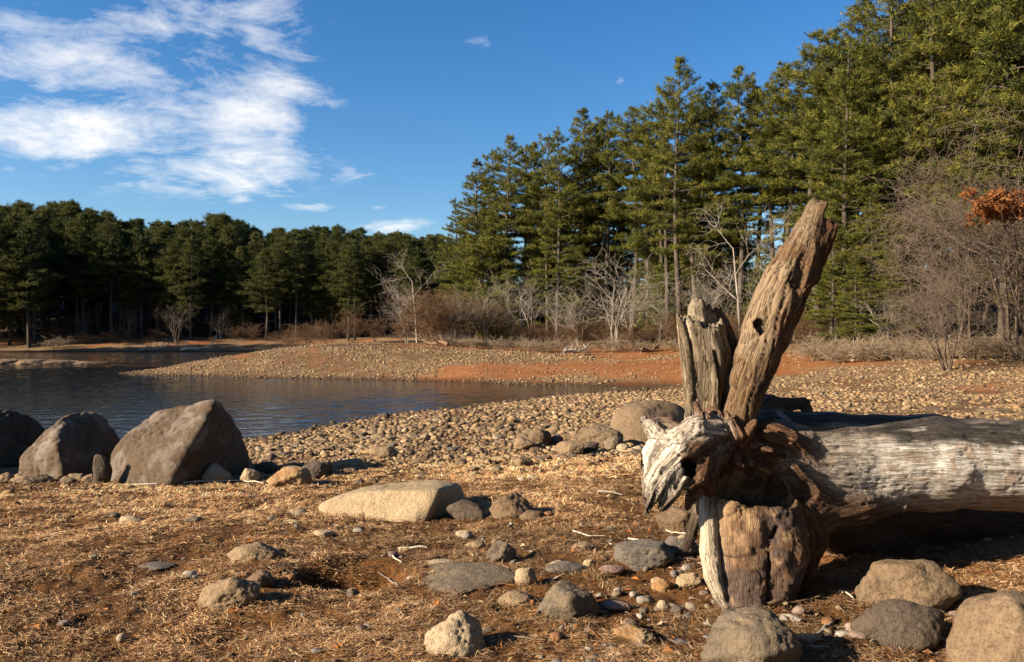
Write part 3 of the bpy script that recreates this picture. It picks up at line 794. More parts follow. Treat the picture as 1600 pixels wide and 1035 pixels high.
    for ci, (nm, part, k, P, R) in enumerate(prims):
        lo_, hi_ = P.min(0) - R.max() - .12, P.max(0) + R.max() + .12
        m = np.all((V > lo_) & (V < hi_), 1); q = V[m]
        if not len(q): continue
        bd = np.full(len(q), 9.); gc = np.zeros((len(q), 3)); u0 = 0
        for i in range(len(P) - 1):
            ab = P[i + 1] - P[i]; L = np.linalg.norm(ab); t = np.clip((q - P[i]) @ ab / L ** 2, -.0, 1)
            r = q - P[i] - t[:, None] * ab; d = np.linalg.norm(r, axis=1) - (R[i] + (R[i + 1] - R[i]) * t)
            T = ab / L; ref = np.array([0, 1, 0.]); e1 = np.cross(T, ref); e1 /= np.linalg.norm(e1); e2 = np.cross(T, e1)
            w = d < bd; bd[w] = d[w]
            rm = R.mean() / (R[i] + (R[i + 1] - R[i]) * t + 1e-6)
            gc[w] = np.c_[(r @ e1) * rm, (r @ e2) * rm, u0 + t * L][w]
            u0 += L
        D[ci, m] = bd; GC[ci, m] = gc
    best = D.argmin(0)
    G = GC[best, np.arange(nv)] + best[:, None] * np.array([1.7, .9, 2.3])

    def vnorm(V):
        a = V[Q[:, 2]] - V[Q[:, 0]]; b = V[Q[:, 3]] - V[Q[:, 1]]; fn = np.cross(a, b); N = np.zeros_like(V)
        for j in range(4):
            for c in range(3): N[:, c] += np.bincount(Q[:, j], fn[:, c], nv)
        return N / (np.linalg.norm(N, axis=1)[:, None] + 1e-12)
    N = vnorm(V)
    wts = np.exp(-np.clip(D - D.min(0)[None], 0, 9) / .018); wts /= wts.sum(0)
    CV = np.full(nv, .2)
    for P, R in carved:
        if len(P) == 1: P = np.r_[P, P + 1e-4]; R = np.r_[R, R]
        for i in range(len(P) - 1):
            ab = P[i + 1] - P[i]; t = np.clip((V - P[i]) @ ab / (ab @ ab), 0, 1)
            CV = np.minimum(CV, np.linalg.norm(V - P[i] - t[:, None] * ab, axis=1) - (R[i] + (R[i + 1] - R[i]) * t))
    disp = np.zeros(nv); crack = np.zeros(nv)
    AMP = {'lip': .010, 'gnarl': .017, 'trunk': .007, 'flare': .016, 'branch': .013, 'spur': .016, 'stub': .017, 'shard': .014, 'rib': .008, 'spike': .01, 'plate': .016, 'arch': .014, 'white': .017, 'foot': .010, 'strip': .008, 'dark': .008, 'back': .012, 'nub': .012, 'knot': .01}
    for ci, (nm, part, k, P, R) in enumerate(prims):
        m = wts[ci] > .03
        if not m.any(): continue
        g = GC[ci, m].astype(float); s = 2.7 * ci
        tw = g[:, 2] * (1.2 if part in ('upright_branch', 'broken_stub') else .2)     # the grain spirals a little
        ca, sa = np.cos(tw), np.sin(tw); g = np.c_[g[:, 0] * ca - g[:, 1] * sa, g[:, 0] * sa + g[:, 1] * ca, g[:, 2]]
        a = AMP[nm]
        f1 = fbm(g * np.array([16, 16, 3.0]) + s, 3)
        f2 = 1 - np.abs(fbm(g * np.array([34, 34, 3.2]) + s + 9, 2)) * 2
        f3 = vnoise(g * np.array([75, 75, 6]) + s)
        ck = np.clip((f2 - .80) / .2, 0, 1) ** 1.0
        big = fbm(V[m] * 7 + s, 3)
        if nm == 'trunk':   # fine checks round the smooth log, a few long splits
            dd = a * (.5 * f1 + .35 * f3) - .006 * np.clip((f2 - .9) / .1, 0, 1) + .012 * big
        else:
            dd = a * (.55 * f1 + .35 * f3 + .75 * big) - a * .95 * ck
            if nm == 'foot': dd = .034 * big + .014 * fbm(V[m] * 16 + s, 4) + .003 * f1 - .012 * np.clip((1 - np.abs(fbm(V[m] * 11 + s + 5, 3)) * 2 - .86) / .14, 0, 1)
        disp[m] += wts[ci, m] * dd; crack[m] += wts[ci, m] * ck
    V = V + N * disp[:, None]
    # wood colours, with shade painted into holes and branch flank: bleached, tan, brown and blackened, following the pieces
    base = {'lip': (.22, .13, .08), 'gnarl': (.20, .105, .058), 'trunk': (.80, .745, .67), 'flare': (.24, .18, .125), 'branch': (.20, .122, .064), 'spur': (.13, .07, .036), 'stub': (.15, .112, .075), 'shard': (.13, .095, .065), 'spike': (.45, .35, .22), 'rib': (.29, .22, .14),
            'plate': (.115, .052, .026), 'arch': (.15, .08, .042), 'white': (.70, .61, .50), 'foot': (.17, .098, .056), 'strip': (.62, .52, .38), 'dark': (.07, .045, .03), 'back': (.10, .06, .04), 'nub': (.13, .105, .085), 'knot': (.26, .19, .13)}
    colr = np.zeros((nv, 3))
    for ci, (nm, part, k, P, R) in enumerate(prims): colr += wts[ci][:, None] * np.array(base[nm])
    part_of = np.array([p[1] for p in prims])[best]; name_of = np.array([p[0] for p in prims])[best]
    n1 = fbm(V * 5 + 3, 4); n2 = fbm(G * np.array([14, 14, 2.2]), 4); n3 = fbm(V * 16 + 8, 3)

    def blend(c, f):
        nonlocal colr
        colr = colr * (1 - f[:, None]) + np.array(c) * f[:, None]
    up = N[:, 2]
    tr = (name_of == 'trunk').astype(float)
    topw = sstep(.44, .64, up + .20 * n2 + .05 * n1) * tr             # blackened weathered upper side of the log
    blend((.035, .028, .022), topw * .94)
    blend((.50, .45, .39), topw * sstep(.30, .42, n2) * sstep(-.1, .2, n1) * .8)
    blend((.42, .24, .12), tr * sstep(.18, .34, n3 + .35 * n1) * (1 - topw) * .5)       # rusty scuffs
    blend((.42, .34, .27), tr * sstep(.05, .4, -n2) * .5)
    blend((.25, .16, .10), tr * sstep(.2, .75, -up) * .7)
    br = (part_of == 'upright_branch').astype(float)
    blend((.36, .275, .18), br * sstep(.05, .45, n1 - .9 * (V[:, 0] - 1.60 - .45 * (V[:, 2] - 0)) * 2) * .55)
    blend((.135, .062, .03), br * sstep(-.02, .22, (V[:, 0] - 1.58 - .40 * V[:, 2]) * 4 + n1) * .7)  # red-brown right flank, its shade put into the colour
    sb = (part_of == 'broken_stub').astype(float)
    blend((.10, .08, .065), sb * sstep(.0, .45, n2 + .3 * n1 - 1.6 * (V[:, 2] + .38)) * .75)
    blend((.55, .46, .33), sb * sstep(.12, .4, -n2 + .2 * n1) * .5)
    ft = (part_of == 'root_foot').astype(float) * (name_of != 'strip')
    blend((.37, .245, .14), ft * sstep(.05, .3, n3 + .5 * n1) * .8)
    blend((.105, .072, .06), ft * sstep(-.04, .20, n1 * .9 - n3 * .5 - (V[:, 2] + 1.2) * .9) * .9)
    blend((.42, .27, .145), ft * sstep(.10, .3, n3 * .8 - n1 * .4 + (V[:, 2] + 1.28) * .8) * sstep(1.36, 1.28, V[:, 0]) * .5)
    wh = (part_of == 'bleached_root').astype(float)
    blend((.22, .16, .13), wh * sstep(.22, .5, n2 * .8 - n3 * .6) * .7)
    zz_, xx_ = V[:, 2], V[:, 0]
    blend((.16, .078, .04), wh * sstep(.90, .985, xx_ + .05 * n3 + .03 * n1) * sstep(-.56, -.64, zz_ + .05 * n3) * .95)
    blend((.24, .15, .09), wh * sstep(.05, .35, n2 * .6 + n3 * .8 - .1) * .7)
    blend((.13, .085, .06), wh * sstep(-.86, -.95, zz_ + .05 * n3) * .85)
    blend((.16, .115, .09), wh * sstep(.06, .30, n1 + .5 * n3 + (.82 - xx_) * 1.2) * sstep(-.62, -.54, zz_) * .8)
    blend((.025, .016, .010), sstep(.006, -.004, CV) * .92)  # dark wood in holes and root hollow, with shade put into the colour
    blend((.06, .035, .022), sstep(.35, .95, crack) * (1 - .6 * tr) * .75)
    s = NT('driftwood'); gcoord = s.attr('grain', 'Vector'); v = s.coord('Object')
    gr = s.noise(s.map(gcoord, (60, 60, 5)), 1.0, 6, .65); gr2 = s.noise(s.map(gcoord, (190, 190, 9)), 1.0, 4, .6); ln = s.noise(s.map(gcoord, (46, 46, 2.2)), 1.0, 3, .6, .3)
    line = s.ramp(s.math('ABSOLUTE', s.math('SUBTRACT', ln, .5)), [(0.0, 1.0), (.028, 0.0)]); fi = s.noise(v, 60, 5, .7)
    c = s.attr('wood', 'Color')
    c = s.mix(s.ramp(gr, [(.30, .8), (.48, 0.0)]), c, s.mix(1.0, c, (.42, .36, .30), 'MULTIPLY'))
    c = s.mix(s.ramp(gr2, [(.58, 0.0), (.78, .5)]), c, s.mix(1.0, c, (1.35, 1.33, 1.3), 'MULTIPLY'))
    c = s.mix(s.ramp(gr2, [(.28, .55), (.42, 0.0)]), c, s.mix(1.0, c, (.4, .34, .28), 'MULTIPLY'))
    line = s.math('MULTIPLY', line, s.attr('linew')); c = s.mix(line, c, s.mix(1.0, c, (.28, .22, .17), 'MULTIPLY'))
    hgt = s.math('ADD', s.math('ADD', gr, s.math('MULTIPLY', gr2, .6)), s.math('SUBTRACT', s.math('MULTIPLY', fi, .3), s.math('MULTIPLY', line, .7)))
    s.done(c, s.bump(hgt, 1.0, .016), .82, .2)
    root = link('driftwood_log', None, None, W(1200, 900, 4.7))
    tag(root, 'fallen bleached tree log with upturned broken roots, lying across the right foreground', 'driftwood')
    o0 = np.array(root.location)
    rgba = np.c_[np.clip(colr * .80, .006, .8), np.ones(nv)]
    lw = np.where(part_of == 'root_foot', np.where(name_of == 'strip', .5, .12), np.where(part_of == 'trunk', .45, .75))
    N = vnorm(V)
    fpart = part_of[Q[:, 0]]
    labels = {'upright_branch': 'tall tan broken branch leaning right', 'broken_stub': 'short splintered grey stub', 'bleached_root': 'white bleached root with a dark hole', 'root_plate': 'dark brown hollow root plate'}
    for part in dict.fromkeys(p[1] for p in prims):
        q = Q[fpart == part]
        if not len(q): continue
        used, inv = np.unique(q.ravel(), return_inverse=True)
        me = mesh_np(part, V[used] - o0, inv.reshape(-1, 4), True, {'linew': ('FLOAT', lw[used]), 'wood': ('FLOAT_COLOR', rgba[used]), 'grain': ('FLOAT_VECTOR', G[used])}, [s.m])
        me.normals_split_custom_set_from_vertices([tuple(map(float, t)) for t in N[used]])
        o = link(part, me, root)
        if part in labels: o['label'] = labels[part]
    # the plain far length of the trunk, beyond the view, joins the same log as the log end
    P = prims[0][3]; R = prims[0][4]
    xs = np.linspace(4.10, P[-1, 0], 60); C = np.c_[xs, np.interp(xs, P[:, 0], P[:, 1]), np.interp(xs, P[:, 0], P[:, 2])]; rr = np.interp(xs, P[:, 0], R)
    th = np.linspace(0, 2 * np.pi, 64, endpoint=False)
    VV = C[:, None] + rr[:, None, None] * np.stack([0 * th, np.cos(th), np.sin(th)], -1)[None]
    VV = VV.reshape(-1, 3); g = np.c_[np.tile(rr.mean() * np.cos(th), 60), np.tile(rr.mean() * np.sin(th), 60), np.repeat(xs, 64)]
    rd = (VV - np.repeat(C, 64, 0)); VV = VV + rd * (.04 * fbm(g * np.array([9, 9, 2.]), 3))[:, None]
    i = np.arange(59)[:, None]; j = np.arange(64)[None]; j2 = (j + 1) % 64
    q = np.stack([i * 64 + j, (i + 1) * 64 + j, (i + 1) * 64 + j2, i * 64 + j2], -1).reshape(-1, 4)[:, ::-1]
    cc = np.tile(np.array([.48, .42, .35, 1]), (len(VV), 1)); cc[rd[:, 2] > .72 * np.repeat(rr, 64)] = (.10, .085, .07, 1)
    link('trunk_end', mesh_np('trunk_end', VV - o0, q, True, {'linew': ('FLOAT', np.full(len(VV), .6)), 'wood': ('FLOAT_COLOR', cc), 'grain': ('FLOAT_VECTOR', g)}, [s.m]), root)
    for (a, b, r_) in ((1165, 950, .22), (1130, 945, .12), (1225, 945, .14)):
        x, y, z = hit(a, b); STONES.append((x, y + .08, r_))


build_driftwood()

# ------------------------------------------------------------------ twigs


def tube(P, R, n=6):
    P = np.asarray(P, float); R = np.asarray(R, float); m = len(P); V = []
    for i in range(m):
        T = P[min(i + 1, m - 1)] - P[max(i - 1, 0)]; T /= np.linalg.norm(T) + 1e-9
        a = np.cross(T, (0.13, .3, 1)); a /= np.linalg.norm(a) + 1e-9; b = np.cross(T, a)
        for k in range(n):
            t = 2 * math.pi * k / n; V.append(P[i] + R[i] * (math.cos(t) * a + math.sin(t) * b))
    Fq = [[i * n + k, i * n + (k + 1) % n, (i + 1) * n + (k + 1) % n, (i + 1) * n + k] for i in range(m - 1) for k in range(n)]
    return np.array(V), np.array(Fq)


def wood_mat(name, c1, c2):
    c1, c2 = [tuple(q * .72 for q in c) for c in (c1, c2)]
    s = NT(name); v = s.coord('Object'); n = s.noise(s.map(v, (30, 30, 30)), 1, 5, .7)
    return s.done(s.ramp(n, [(.3, c1), (.65, c2)]), s.bump(n, .5, .005), .85)


TW = {'pale': wood_mat('twig_pale', (.50, .42, .31), (.68, .60, .47)), 'brown': wood_mat('twig_brown', (.15, .09, .05), (.28, .18, .10)), 'grey': wood_mat('twig_grey', (.26, .22, .18), (.42, .36, .29))}


def twig(pts, r, mat, label, fork=None, lift=.012):
    rr = random.Random(len(label) * 7 + int(pts[0][0]))
    H = [np.array(hit(*p)) for p in pts]
    P = []
    for a, b in zip(H[:-1], H[1:]):
        for t in (0, .25, .5, .75): P.append(a + (b - a) * t + np.array([rr.uniform(-1, 1), rr.uniform(-1, 1), 0]) * np.linalg.norm(b - a) * .015)
    P.append(H[-1]); P = np.array(P)
    P[:, 2] = np.maximum(P[:, 2], ground_z(P[:, 0], P[:, 1])) + lift + r * .5
    V, Fq = tube(P, np.linspace(r, r * .55, len(P)))
    if fork:
        a = P[len(P) // 2]; b = np.array(hit(*fork)); b[2] += lift
        V2, F2 = tube([a, (a + b) / 2 + (0, 0, .01), b], [r * .7, r * .6, r * .35]); Fq = np.r_[Fq, F2 + len(V)]; V = np.r_[V, V2]
    c = V.mean(0)
    o = link('twig', mesh_np('twig', V - c, Fq, True, None, [TW[mat]]), None, c)
    tag(o, label, 'twig', 'twigs on the turf')


twig([(205, 761), (270, 760), (340, 757), (378, 757), (418, 762)], .012, 'pale', 'long thin pale stick lying along the foot of the largest boulder', None, .02)
twig([(622, 864), (645, 861), (667, 860)], .013, 'pale', 'short thick pale stick in the turf behind the buried slab')
twig([(608, 868), (616, 878), (628, 884)], .008, 'pale', 'small bent pale twig next to the short thick stick')
twig([(934, 772), (955, 774), (972, 777)], .015, 'pale', 'whitish stick on the open turf left of the white root')
twig([(896, 835), (920, 841), (945, 841)], .007, 'pale', 'thin curved pale twig behind the dark cracked slab')
twig([(942, 854), (950, 852), (956, 855)], .010, 'pale', 'stubby pale twig left of the dark cracked slab')
twig([(981, 846), (1005, 851), (1022, 857), (1032, 872)], .008, 'pale', 'white angled twig lying over the dark cracked slab')
twig([(1030, 828), (1050, 836), (1074, 839)], .008, 'pale', 'white twig leaning to the pale egg stone')
twig([(1018, 885), (1050, 882), (1076, 868)], .010, 'brown', 'crooked brown twig below the pale egg stone')
twig([(1268, 1006), (1285, 992), (1301, 978)], .012, 'grey', 'grey stick slanting between the large grey boulder and dark boulder')
twig([(1310, 930), (1322, 930), (1333, 940)], .008, 'pale', 'curled pale twig left of the wide tan boulder')
twig([(1405, 996), (1440, 990), (1480, 980)], .010, 'brown', 'brown stick lying before the dark rounded boulder')
twig([(1462, 1000), (1490, 1020), (1505, 1040)], .009, 'grey', 'grey stick running off the bottom edge between two boulders')
twig([(1200, 953), (1240, 950), (1280, 938)], .014, 'brown', 'dark root piece on the ground at the foot of the root')
twig([(1330, 985), (1365, 975), (1395, 960)], .006, 'brown', 'thin brown twig behind the dark rounded boulder')
twig([(1360, 1012), (1372, 1002), (1378, 990)], .006, 'pale', 'thin pale twig beside the dark rounded boulder')
twig([(590, 905), (606, 915), (622, 922)], .006, 'grey', 'faint grey twig below the short thick stick')
twig([(748, 700), (762, 693), (780, 690)], .012, 'grey', 'grey stick at the border of turf and cobbles')

# ------------------------------------------------------------------ cobbles of the shores


def cobble_density(x, y, z):
    o = np.zeros_like(x)
    g, red, forest, wet, dirt = zones(x, y, z)
    n = fbm(np.c_[x * .35, y * .35, o + 2], 3)
    d = (1 - g) * (1 - .86 * red) * (1 - sstep(.25, .6, forest)) * np.where(z > -2.56, 1, 0) * (1 - .75 * dirt)
    d *= np.clip(.75 + .9 * n, .08, 1.4)
    d += (.03 + .11 * sstep(8.5, 12, y)) * g * (1 - dirt)
    inlet = np.exp(-(((x - 6) / 3.5) ** 2 + ((y - 36) / 2) ** 2)); d *= 1 - .9 * inlet
    d = np.where((y > 80), d * .25, np.where((y > 36) & (x < 4), d * 1.7, np.where((x > 5) & (y < 36), d * .62, d)))
    return d


def build_cobbles():
    r = np.random.default_rng(21)
    N = 800000
    ang = r.uniform(-math.radians(43), math.radians(43), N); R = 9 * (72 / 9) ** (r.random(N) ** .80)
    x = R * np.sin(ang); y = R * np.cos(ang)
    z = ground_z(x, y); keep = r.random(N) < cobble_density(x, y, z) * .33
    x, y, z, R = x[keep], y[keep], z[keep], R[keep]
    S_ = np.array(STONES)
    cl = ((x[:, None] - S_[None, :, 0]) ** 2 + (y[:, None] - S_[None, :, 1]) ** 2 < (S_[None, :, 2] * .9) ** 2).any(1)
    x, y, z, R = x[~cl], y[~cl], z[~cl], R[~cl]
    n = len(x); print('cobbles', n, (R < 24).sum())
    size = np.exp(r.normal(-3.32, .50, n)) * (1 + .016 * np.clip(R - 12, 0, 60))
    size = np.clip(size, .014, .125) * np.where((y < 15), .8, np.where((y > 36) & (x < 4), .82, np.where(x > 5, .85, 1)))
    sc = np.stack([size * r.uniform(.8, 1.35, n), size * r.uniform(.75, 1.1, n), size * r.uniform(.34, .72, n)], 1)
    yaw = r.uniform(0, 6.283, n)
    app = sc[:, 0] / y
    order = np.argsort(-app * ((np.abs(x) / y < .62) & (y > 9)))
    top = set(order[:205].tolist())
    # the largest are stones of their own, sharing a dozen shapes
    prot = []
    for k in range(12):
        V, Fc = gen_rock(300 + k, 3, 12 + k % 5 * 3, .05, 9); prot.append((V, Fc))
    cm = ['tan', 'tan', 'sand', 'grey', 'brown', 'tan', 'cream', 'smooth', 'slate', 'tan', 'brown', 'sand']
    mes = [mesh_np('cobble', V, Fc, True, None, [ROCK[cm[k]]]) for k, (V, Fc) in enumerate(prot)]
    for t in order[:205]:
        k = int(r.integers(12))
        o = link('cobble', mes[k], None, (x[t], y[t], z[t] + sc[t, 2] * .3), (r.uniform(-.3, .3), r.uniform(-.3, .3), yaw[t]), tuple(sc[t]))
        if x[t] > 4.5 and y[t] > .9 * x[t] and x[t] / y[t] > .30:
            tag(o, 'weathered cobble on the wide stony flat behind the fallen log', 'cobble', 'larger cobbles on the stony flat behind the log')
        elif y[t] > 36:
            tag(o, 'pale cobble on the stony point across the water', 'cobble', 'larger cobbles on the stony point')
        else:
            tag(o, 'weathered cobble on the near shore between turf and water', 'cobble', 'larger cobbles on the near shore')
    rest = np.array([i for i in range(n) if i not in top])
    pal = np.array([(.40, .31, .20), (.46, .37, .25), (.33, .25, .165), (.27, .22, .165), (.50, .42, .31), (.22, .17, .12), (.36, .26, .16), (.44, .33, .20)])
    Vs, Fs, Cs = [], [], []; base = 0
    for lev, sel in ((2, rest[R[rest] < 24]), (1, rest[R[rest] >= 24])):
        D, Fc = ICO[lev]; nv = len(D)
        protos = []
        for k in range(14):
            rr = np.random.default_rng(700 + k); nn = rr.normal(size=(9, 3)); nn /= np.linalg.norm(nn, axis=1)[:, None]
            nn = np.r_[nn, np.eye(3), -np.eye(3)]; hh = np.r_[rr.uniform(.5, .95, 9), np.ones(6)]
            V, _ = rock_from_planes(nn, hh, lev, 16, .09, k, 2.); protos.append(V)
        protos = np.array(protos)
        m = len(sel); V = protos[r.integers(14, size=m)] * sc[sel][:, None]
        c, s_ = np.cos(yaw[sel])[:, None], np.sin(yaw[sel])[:, None]
        tl = r.uniform(-.35, .35, m)[:, None]
        V = np.stack([V[..., 0] * c - V[..., 1] * s_, V[..., 0] * s_ + V[..., 1] * c, V[..., 2] + V[..., 0] * tl], -1)
        V += np.stack([x[sel], y[sel], z[sel] + sc[sel, 2] * .25], -1)[:, None]
        Vs.append(V.reshape(-1, 3)); Fs.append((Fc[None] + (np.arange(m) * nv)[:, None, None]).reshape(-1, 3) + base); base += m * nv
        col = pal[r.integers(len(pal), size=m)] * r.uniform(.42, .80, m)[:, None] * np.array([1.06, .93, .76])
        wet = sstep(-2.40, -2.5, z[sel])[:, None]; col = col * (1 - .6 * wet)
        Cs.append(np.repeat(np.c_[col, np.ones(m)], nv, 0))
    s = NT('cobbles'); v = s.coord('Object'); nz = s.noise(v, 26, 5, .7)
    c = s.mix(s.ramp(nz, [(.34, .8), (.6, 0.0)]), s.attr('stone', 'Color'), s.mix(1.0, s.attr('stone', 'Color'), (.5, .42, .35), 'MULTIPLY'))
    s.done(c, s.bump(nz, .6, .02), .9, .2)
    o = link('cobbles', mesh_np('cobbles', np.concatenate(Vs), np.concatenate(Fs), True, {'stone': ('FLOAT_COLOR', np.concatenate(Cs))}, [s.m]))
    tag(o, 'countless weathered cobbles covering the shores round the water', 'cobbles'); o['kind'] = 'stuff'


build_cobbles()


def build_pebbles():
    """gravel and chips lying in the turf, thickest before the root foot"""
    r = np.random.default_rng(8)
    N = 9000
    ang = r.uniform(-.66, .66, N); R = np.exp(r.uniform(math.log(2.6), math.log(12), N)); x = R * np.sin(ang); y = R * np.cos(ang)
    o = x * 0
    dens = .20 + .12 * (1 - sstep(4, 8, y)) + .9 * np.exp(-(((x - .75) / .75) ** 2 + ((y - 4.7) / .8) ** 2)) + .5 * np.exp(-(((x + .5) / .5) ** 2 + ((y - 5.4) / .5) ** 2)) + .35 * np.exp(-(((x - 1.6) / 1.) ** 2 + ((y - 3.7) / .5) ** 2)) + .5 * sstep(8, 12, y) * sstep(-1.5, 1, x)
    dens *= np.clip(.7 + vnoise(np.c_[x * 3, y * 3, o]), .1, 2)
    k = r.random(N) < dens * .6; x, y = x[k], y[k]; z = ground_z(x, y); n = len(x)
    size = np.clip(np.exp(r.normal(-4.4, .58, n)), .004, .04) * (1 + .05 * np.clip(y - 4, 0, 9))
    sc = np.stack([size * r.uniform(.8, 1.5, n), size * r.uniform(.7, 1.1, n), size * r.uniform(.4, .8, n)], 1)
    yaw = r.uniform(0, 6.28, n); D, Fc = ICO[2]; nv = len(D); protos = []
    for q in range(14):
        rr = np.random.default_rng(70 + q); nn = rr.normal(size=(9, 3)); nn /= np.linalg.norm(nn, axis=1)[:, None]
        nn = np.r_[nn, np.eye(3), -np.eye(3)]; hh = np.r_[rr.uniform(.7, 1, 9), np.ones(6)]
        protos.append(rock_from_planes(nn, hh, 2, 11, .05, q, 2.)[0])
    V = np.array(protos)[r.integers(14, size=n)] * sc[:, None]
    c, s_ = np.cos(yaw)[:, None], np.sin(yaw)[:, None]
    V = np.stack([V[..., 0] * c - V[..., 1] * s_, V[..., 0] * s_ + V[..., 1] * c, V[..., 2]], -1) + np.stack([x, y, z + sc[:, 2] * .5], -1)[:, None]
    pal = np.array([(.42, .33, .22), (.55, .47, .36), (.28, .23, .18), (.48, .34, .28), (.40, .20, .09), (.33, .31, .29), (.62, .56, .46), (.3, .2, .13)])
    col = pal[r.integers(len(pal), size=n)] * r.uniform(.34, .62, n)[:, None]
    ob = link('gravel', mesh_np('gravel', V.reshape(-1, 3), (Fc[None] + (np.arange(n) * nv)[:, None, None]).reshape(-1, 3), True, {'stone': ('FLOAT_COLOR', np.repeat(np.c_[col, np.ones(n)], nv, 0))}, [bpy.data.materials['cobbles']]))
    tag(ob, 'small pebbles and stone chips lying in the dry turf', 'gravel'); ob['kind'] = 'stuff'


build_pebbles()

# ------------------------------------------------------------------ dry turf


def build_grass():
    r = np.random.default_rng(3)
    N = 700000
    ang = r.uniform(-.74, .74, N); R = 2.2 * (14.5 / 2.2) ** (r.random(N) ** 1.12); x = R * np.sin(ang); y = R * np.cos(ang)
    g = grass_mask(x, y); o = x * 0
    clump = fbm(np.c_[x * 3.6, y * 3.6, o], 3) + .35 * vnoise(np.c_[x * 13, y * 13, o + 4])
    bare = np.exp(-(((x - .75) / .7) ** 2 + ((y - 4.6) / .7) ** 2)) * .5
    k = r.random(N) < g * np.clip(.80 + 1.4 * clump - 1.5 * bare, .10, 1)
    x, y, clump = x[k], y[k], clump[k]
    S_ = np.array(STONES); cl = np.zeros(len(x), bool)
    for a, b, q in S_: cl |= (x - a) ** 2 + (y - b) ** 2 < (q * .92 + .01) ** 2
    x, y, clump = x[~cl], y[~cl], clump[~cl]; n = len(x); R = np.hypot(x, y)
    z = ground_z(x, y)
    L = r.uniform(.025, .08, n) * (1 + .06 * np.clip(R - 4, 0, 10)); w = r.uniform(.0007, .0018, n) * (1 + .20 * np.clip(R - 3.5, 0, 10))
    yaw = np.where(r.random(n) < .40, r.uniform(0, 6.28, n), r.normal(.3, .6, n) + 3 * fbm(np.c_[x * .8, y * .8, x * 0], 2))
    rise = np.abs(r.normal(0, .24, n)) + .04; rise = np.where(r.random(n) < .03, rise + r.uniform(.3, .8, n), rise)
    curl = r.normal(0, 1.3, n)
    P = [np.stack([x, y, z + r.uniform(-.006, .010, n) + .022 * np.clip(clump, 0, 1)], -1)]
    for j in range(2):
        a = yaw + curl * (j - .5); e = rise * (1.2 - 1.5 * j)
        P.append(P[-1] + (L / 2)[:, None] * np.stack([np.cos(a) * np.cos(e), np.sin(a) * np.cos(e), np.sin(e)], -1))
    V = []
    for j, p in enumerate(P):
        a = yaw + np.pi / 2 + r.normal(0, .1, n); t = (1, .9, .35)[j]
        side = np.stack([np.cos(a), np.sin(a), r.uniform(-.6, .6, n)], -1) * (w * t)[:, None]
        V += [p - side, p + side]
    V = np.stack(V, 1)
    idx = (np.arange(n) * 6)[:, None, None] + np.array([[0, 1, 3, 2], [2, 3, 5, 4]])[None]
    pal = np.array([(.34, .175, .060), (.42, .25, .10), (.26, .12, .040), (.50, .34, .17), (.17, .078, .027), (.30, .12, .032), (.56, .42, .25)])
    pr = np.array([.24, .15, .22, .06, .22, .09, .02]); ci = r.choice(len(pal), n, p=pr / pr.sum())
    patch = fbm(np.c_[x * .7, y * .7, x * 0 + 7], 3)
    col = (pal[ci] * .55 + pal[ci].mean(1)[:, None] * np.array([1.28, .94, .62]) * .45) * (r.uniform(.75, 1.15, n) * (1 + .75 * patch))[:, None] * (1 + .10 * np.clip(R - 6, 0, 4) * np.array([1, 1.05, .9])[:, None]).T
    s = NT('dry_grass'); s.done(s.attr('blade', 'Color'), None, .9, .12)
    o = link('dry_grass', mesh_np('dry_grass', V.reshape(-1, 3), idx.reshape(-1, 4), False, {'blade': ('FLOAT_COLOR', np.repeat(np.c_[np.clip(col * 1.12 * np.clip(1 + .55 * clump, .5, 1.3)[:, None], .008, .75), np.ones(n)], 6, 0))}, [s.m]))
    tag(o, 'matted orange brown dry turf covering the foreground', 'grass'); o['kind'] = 'stuff'


build_grass()

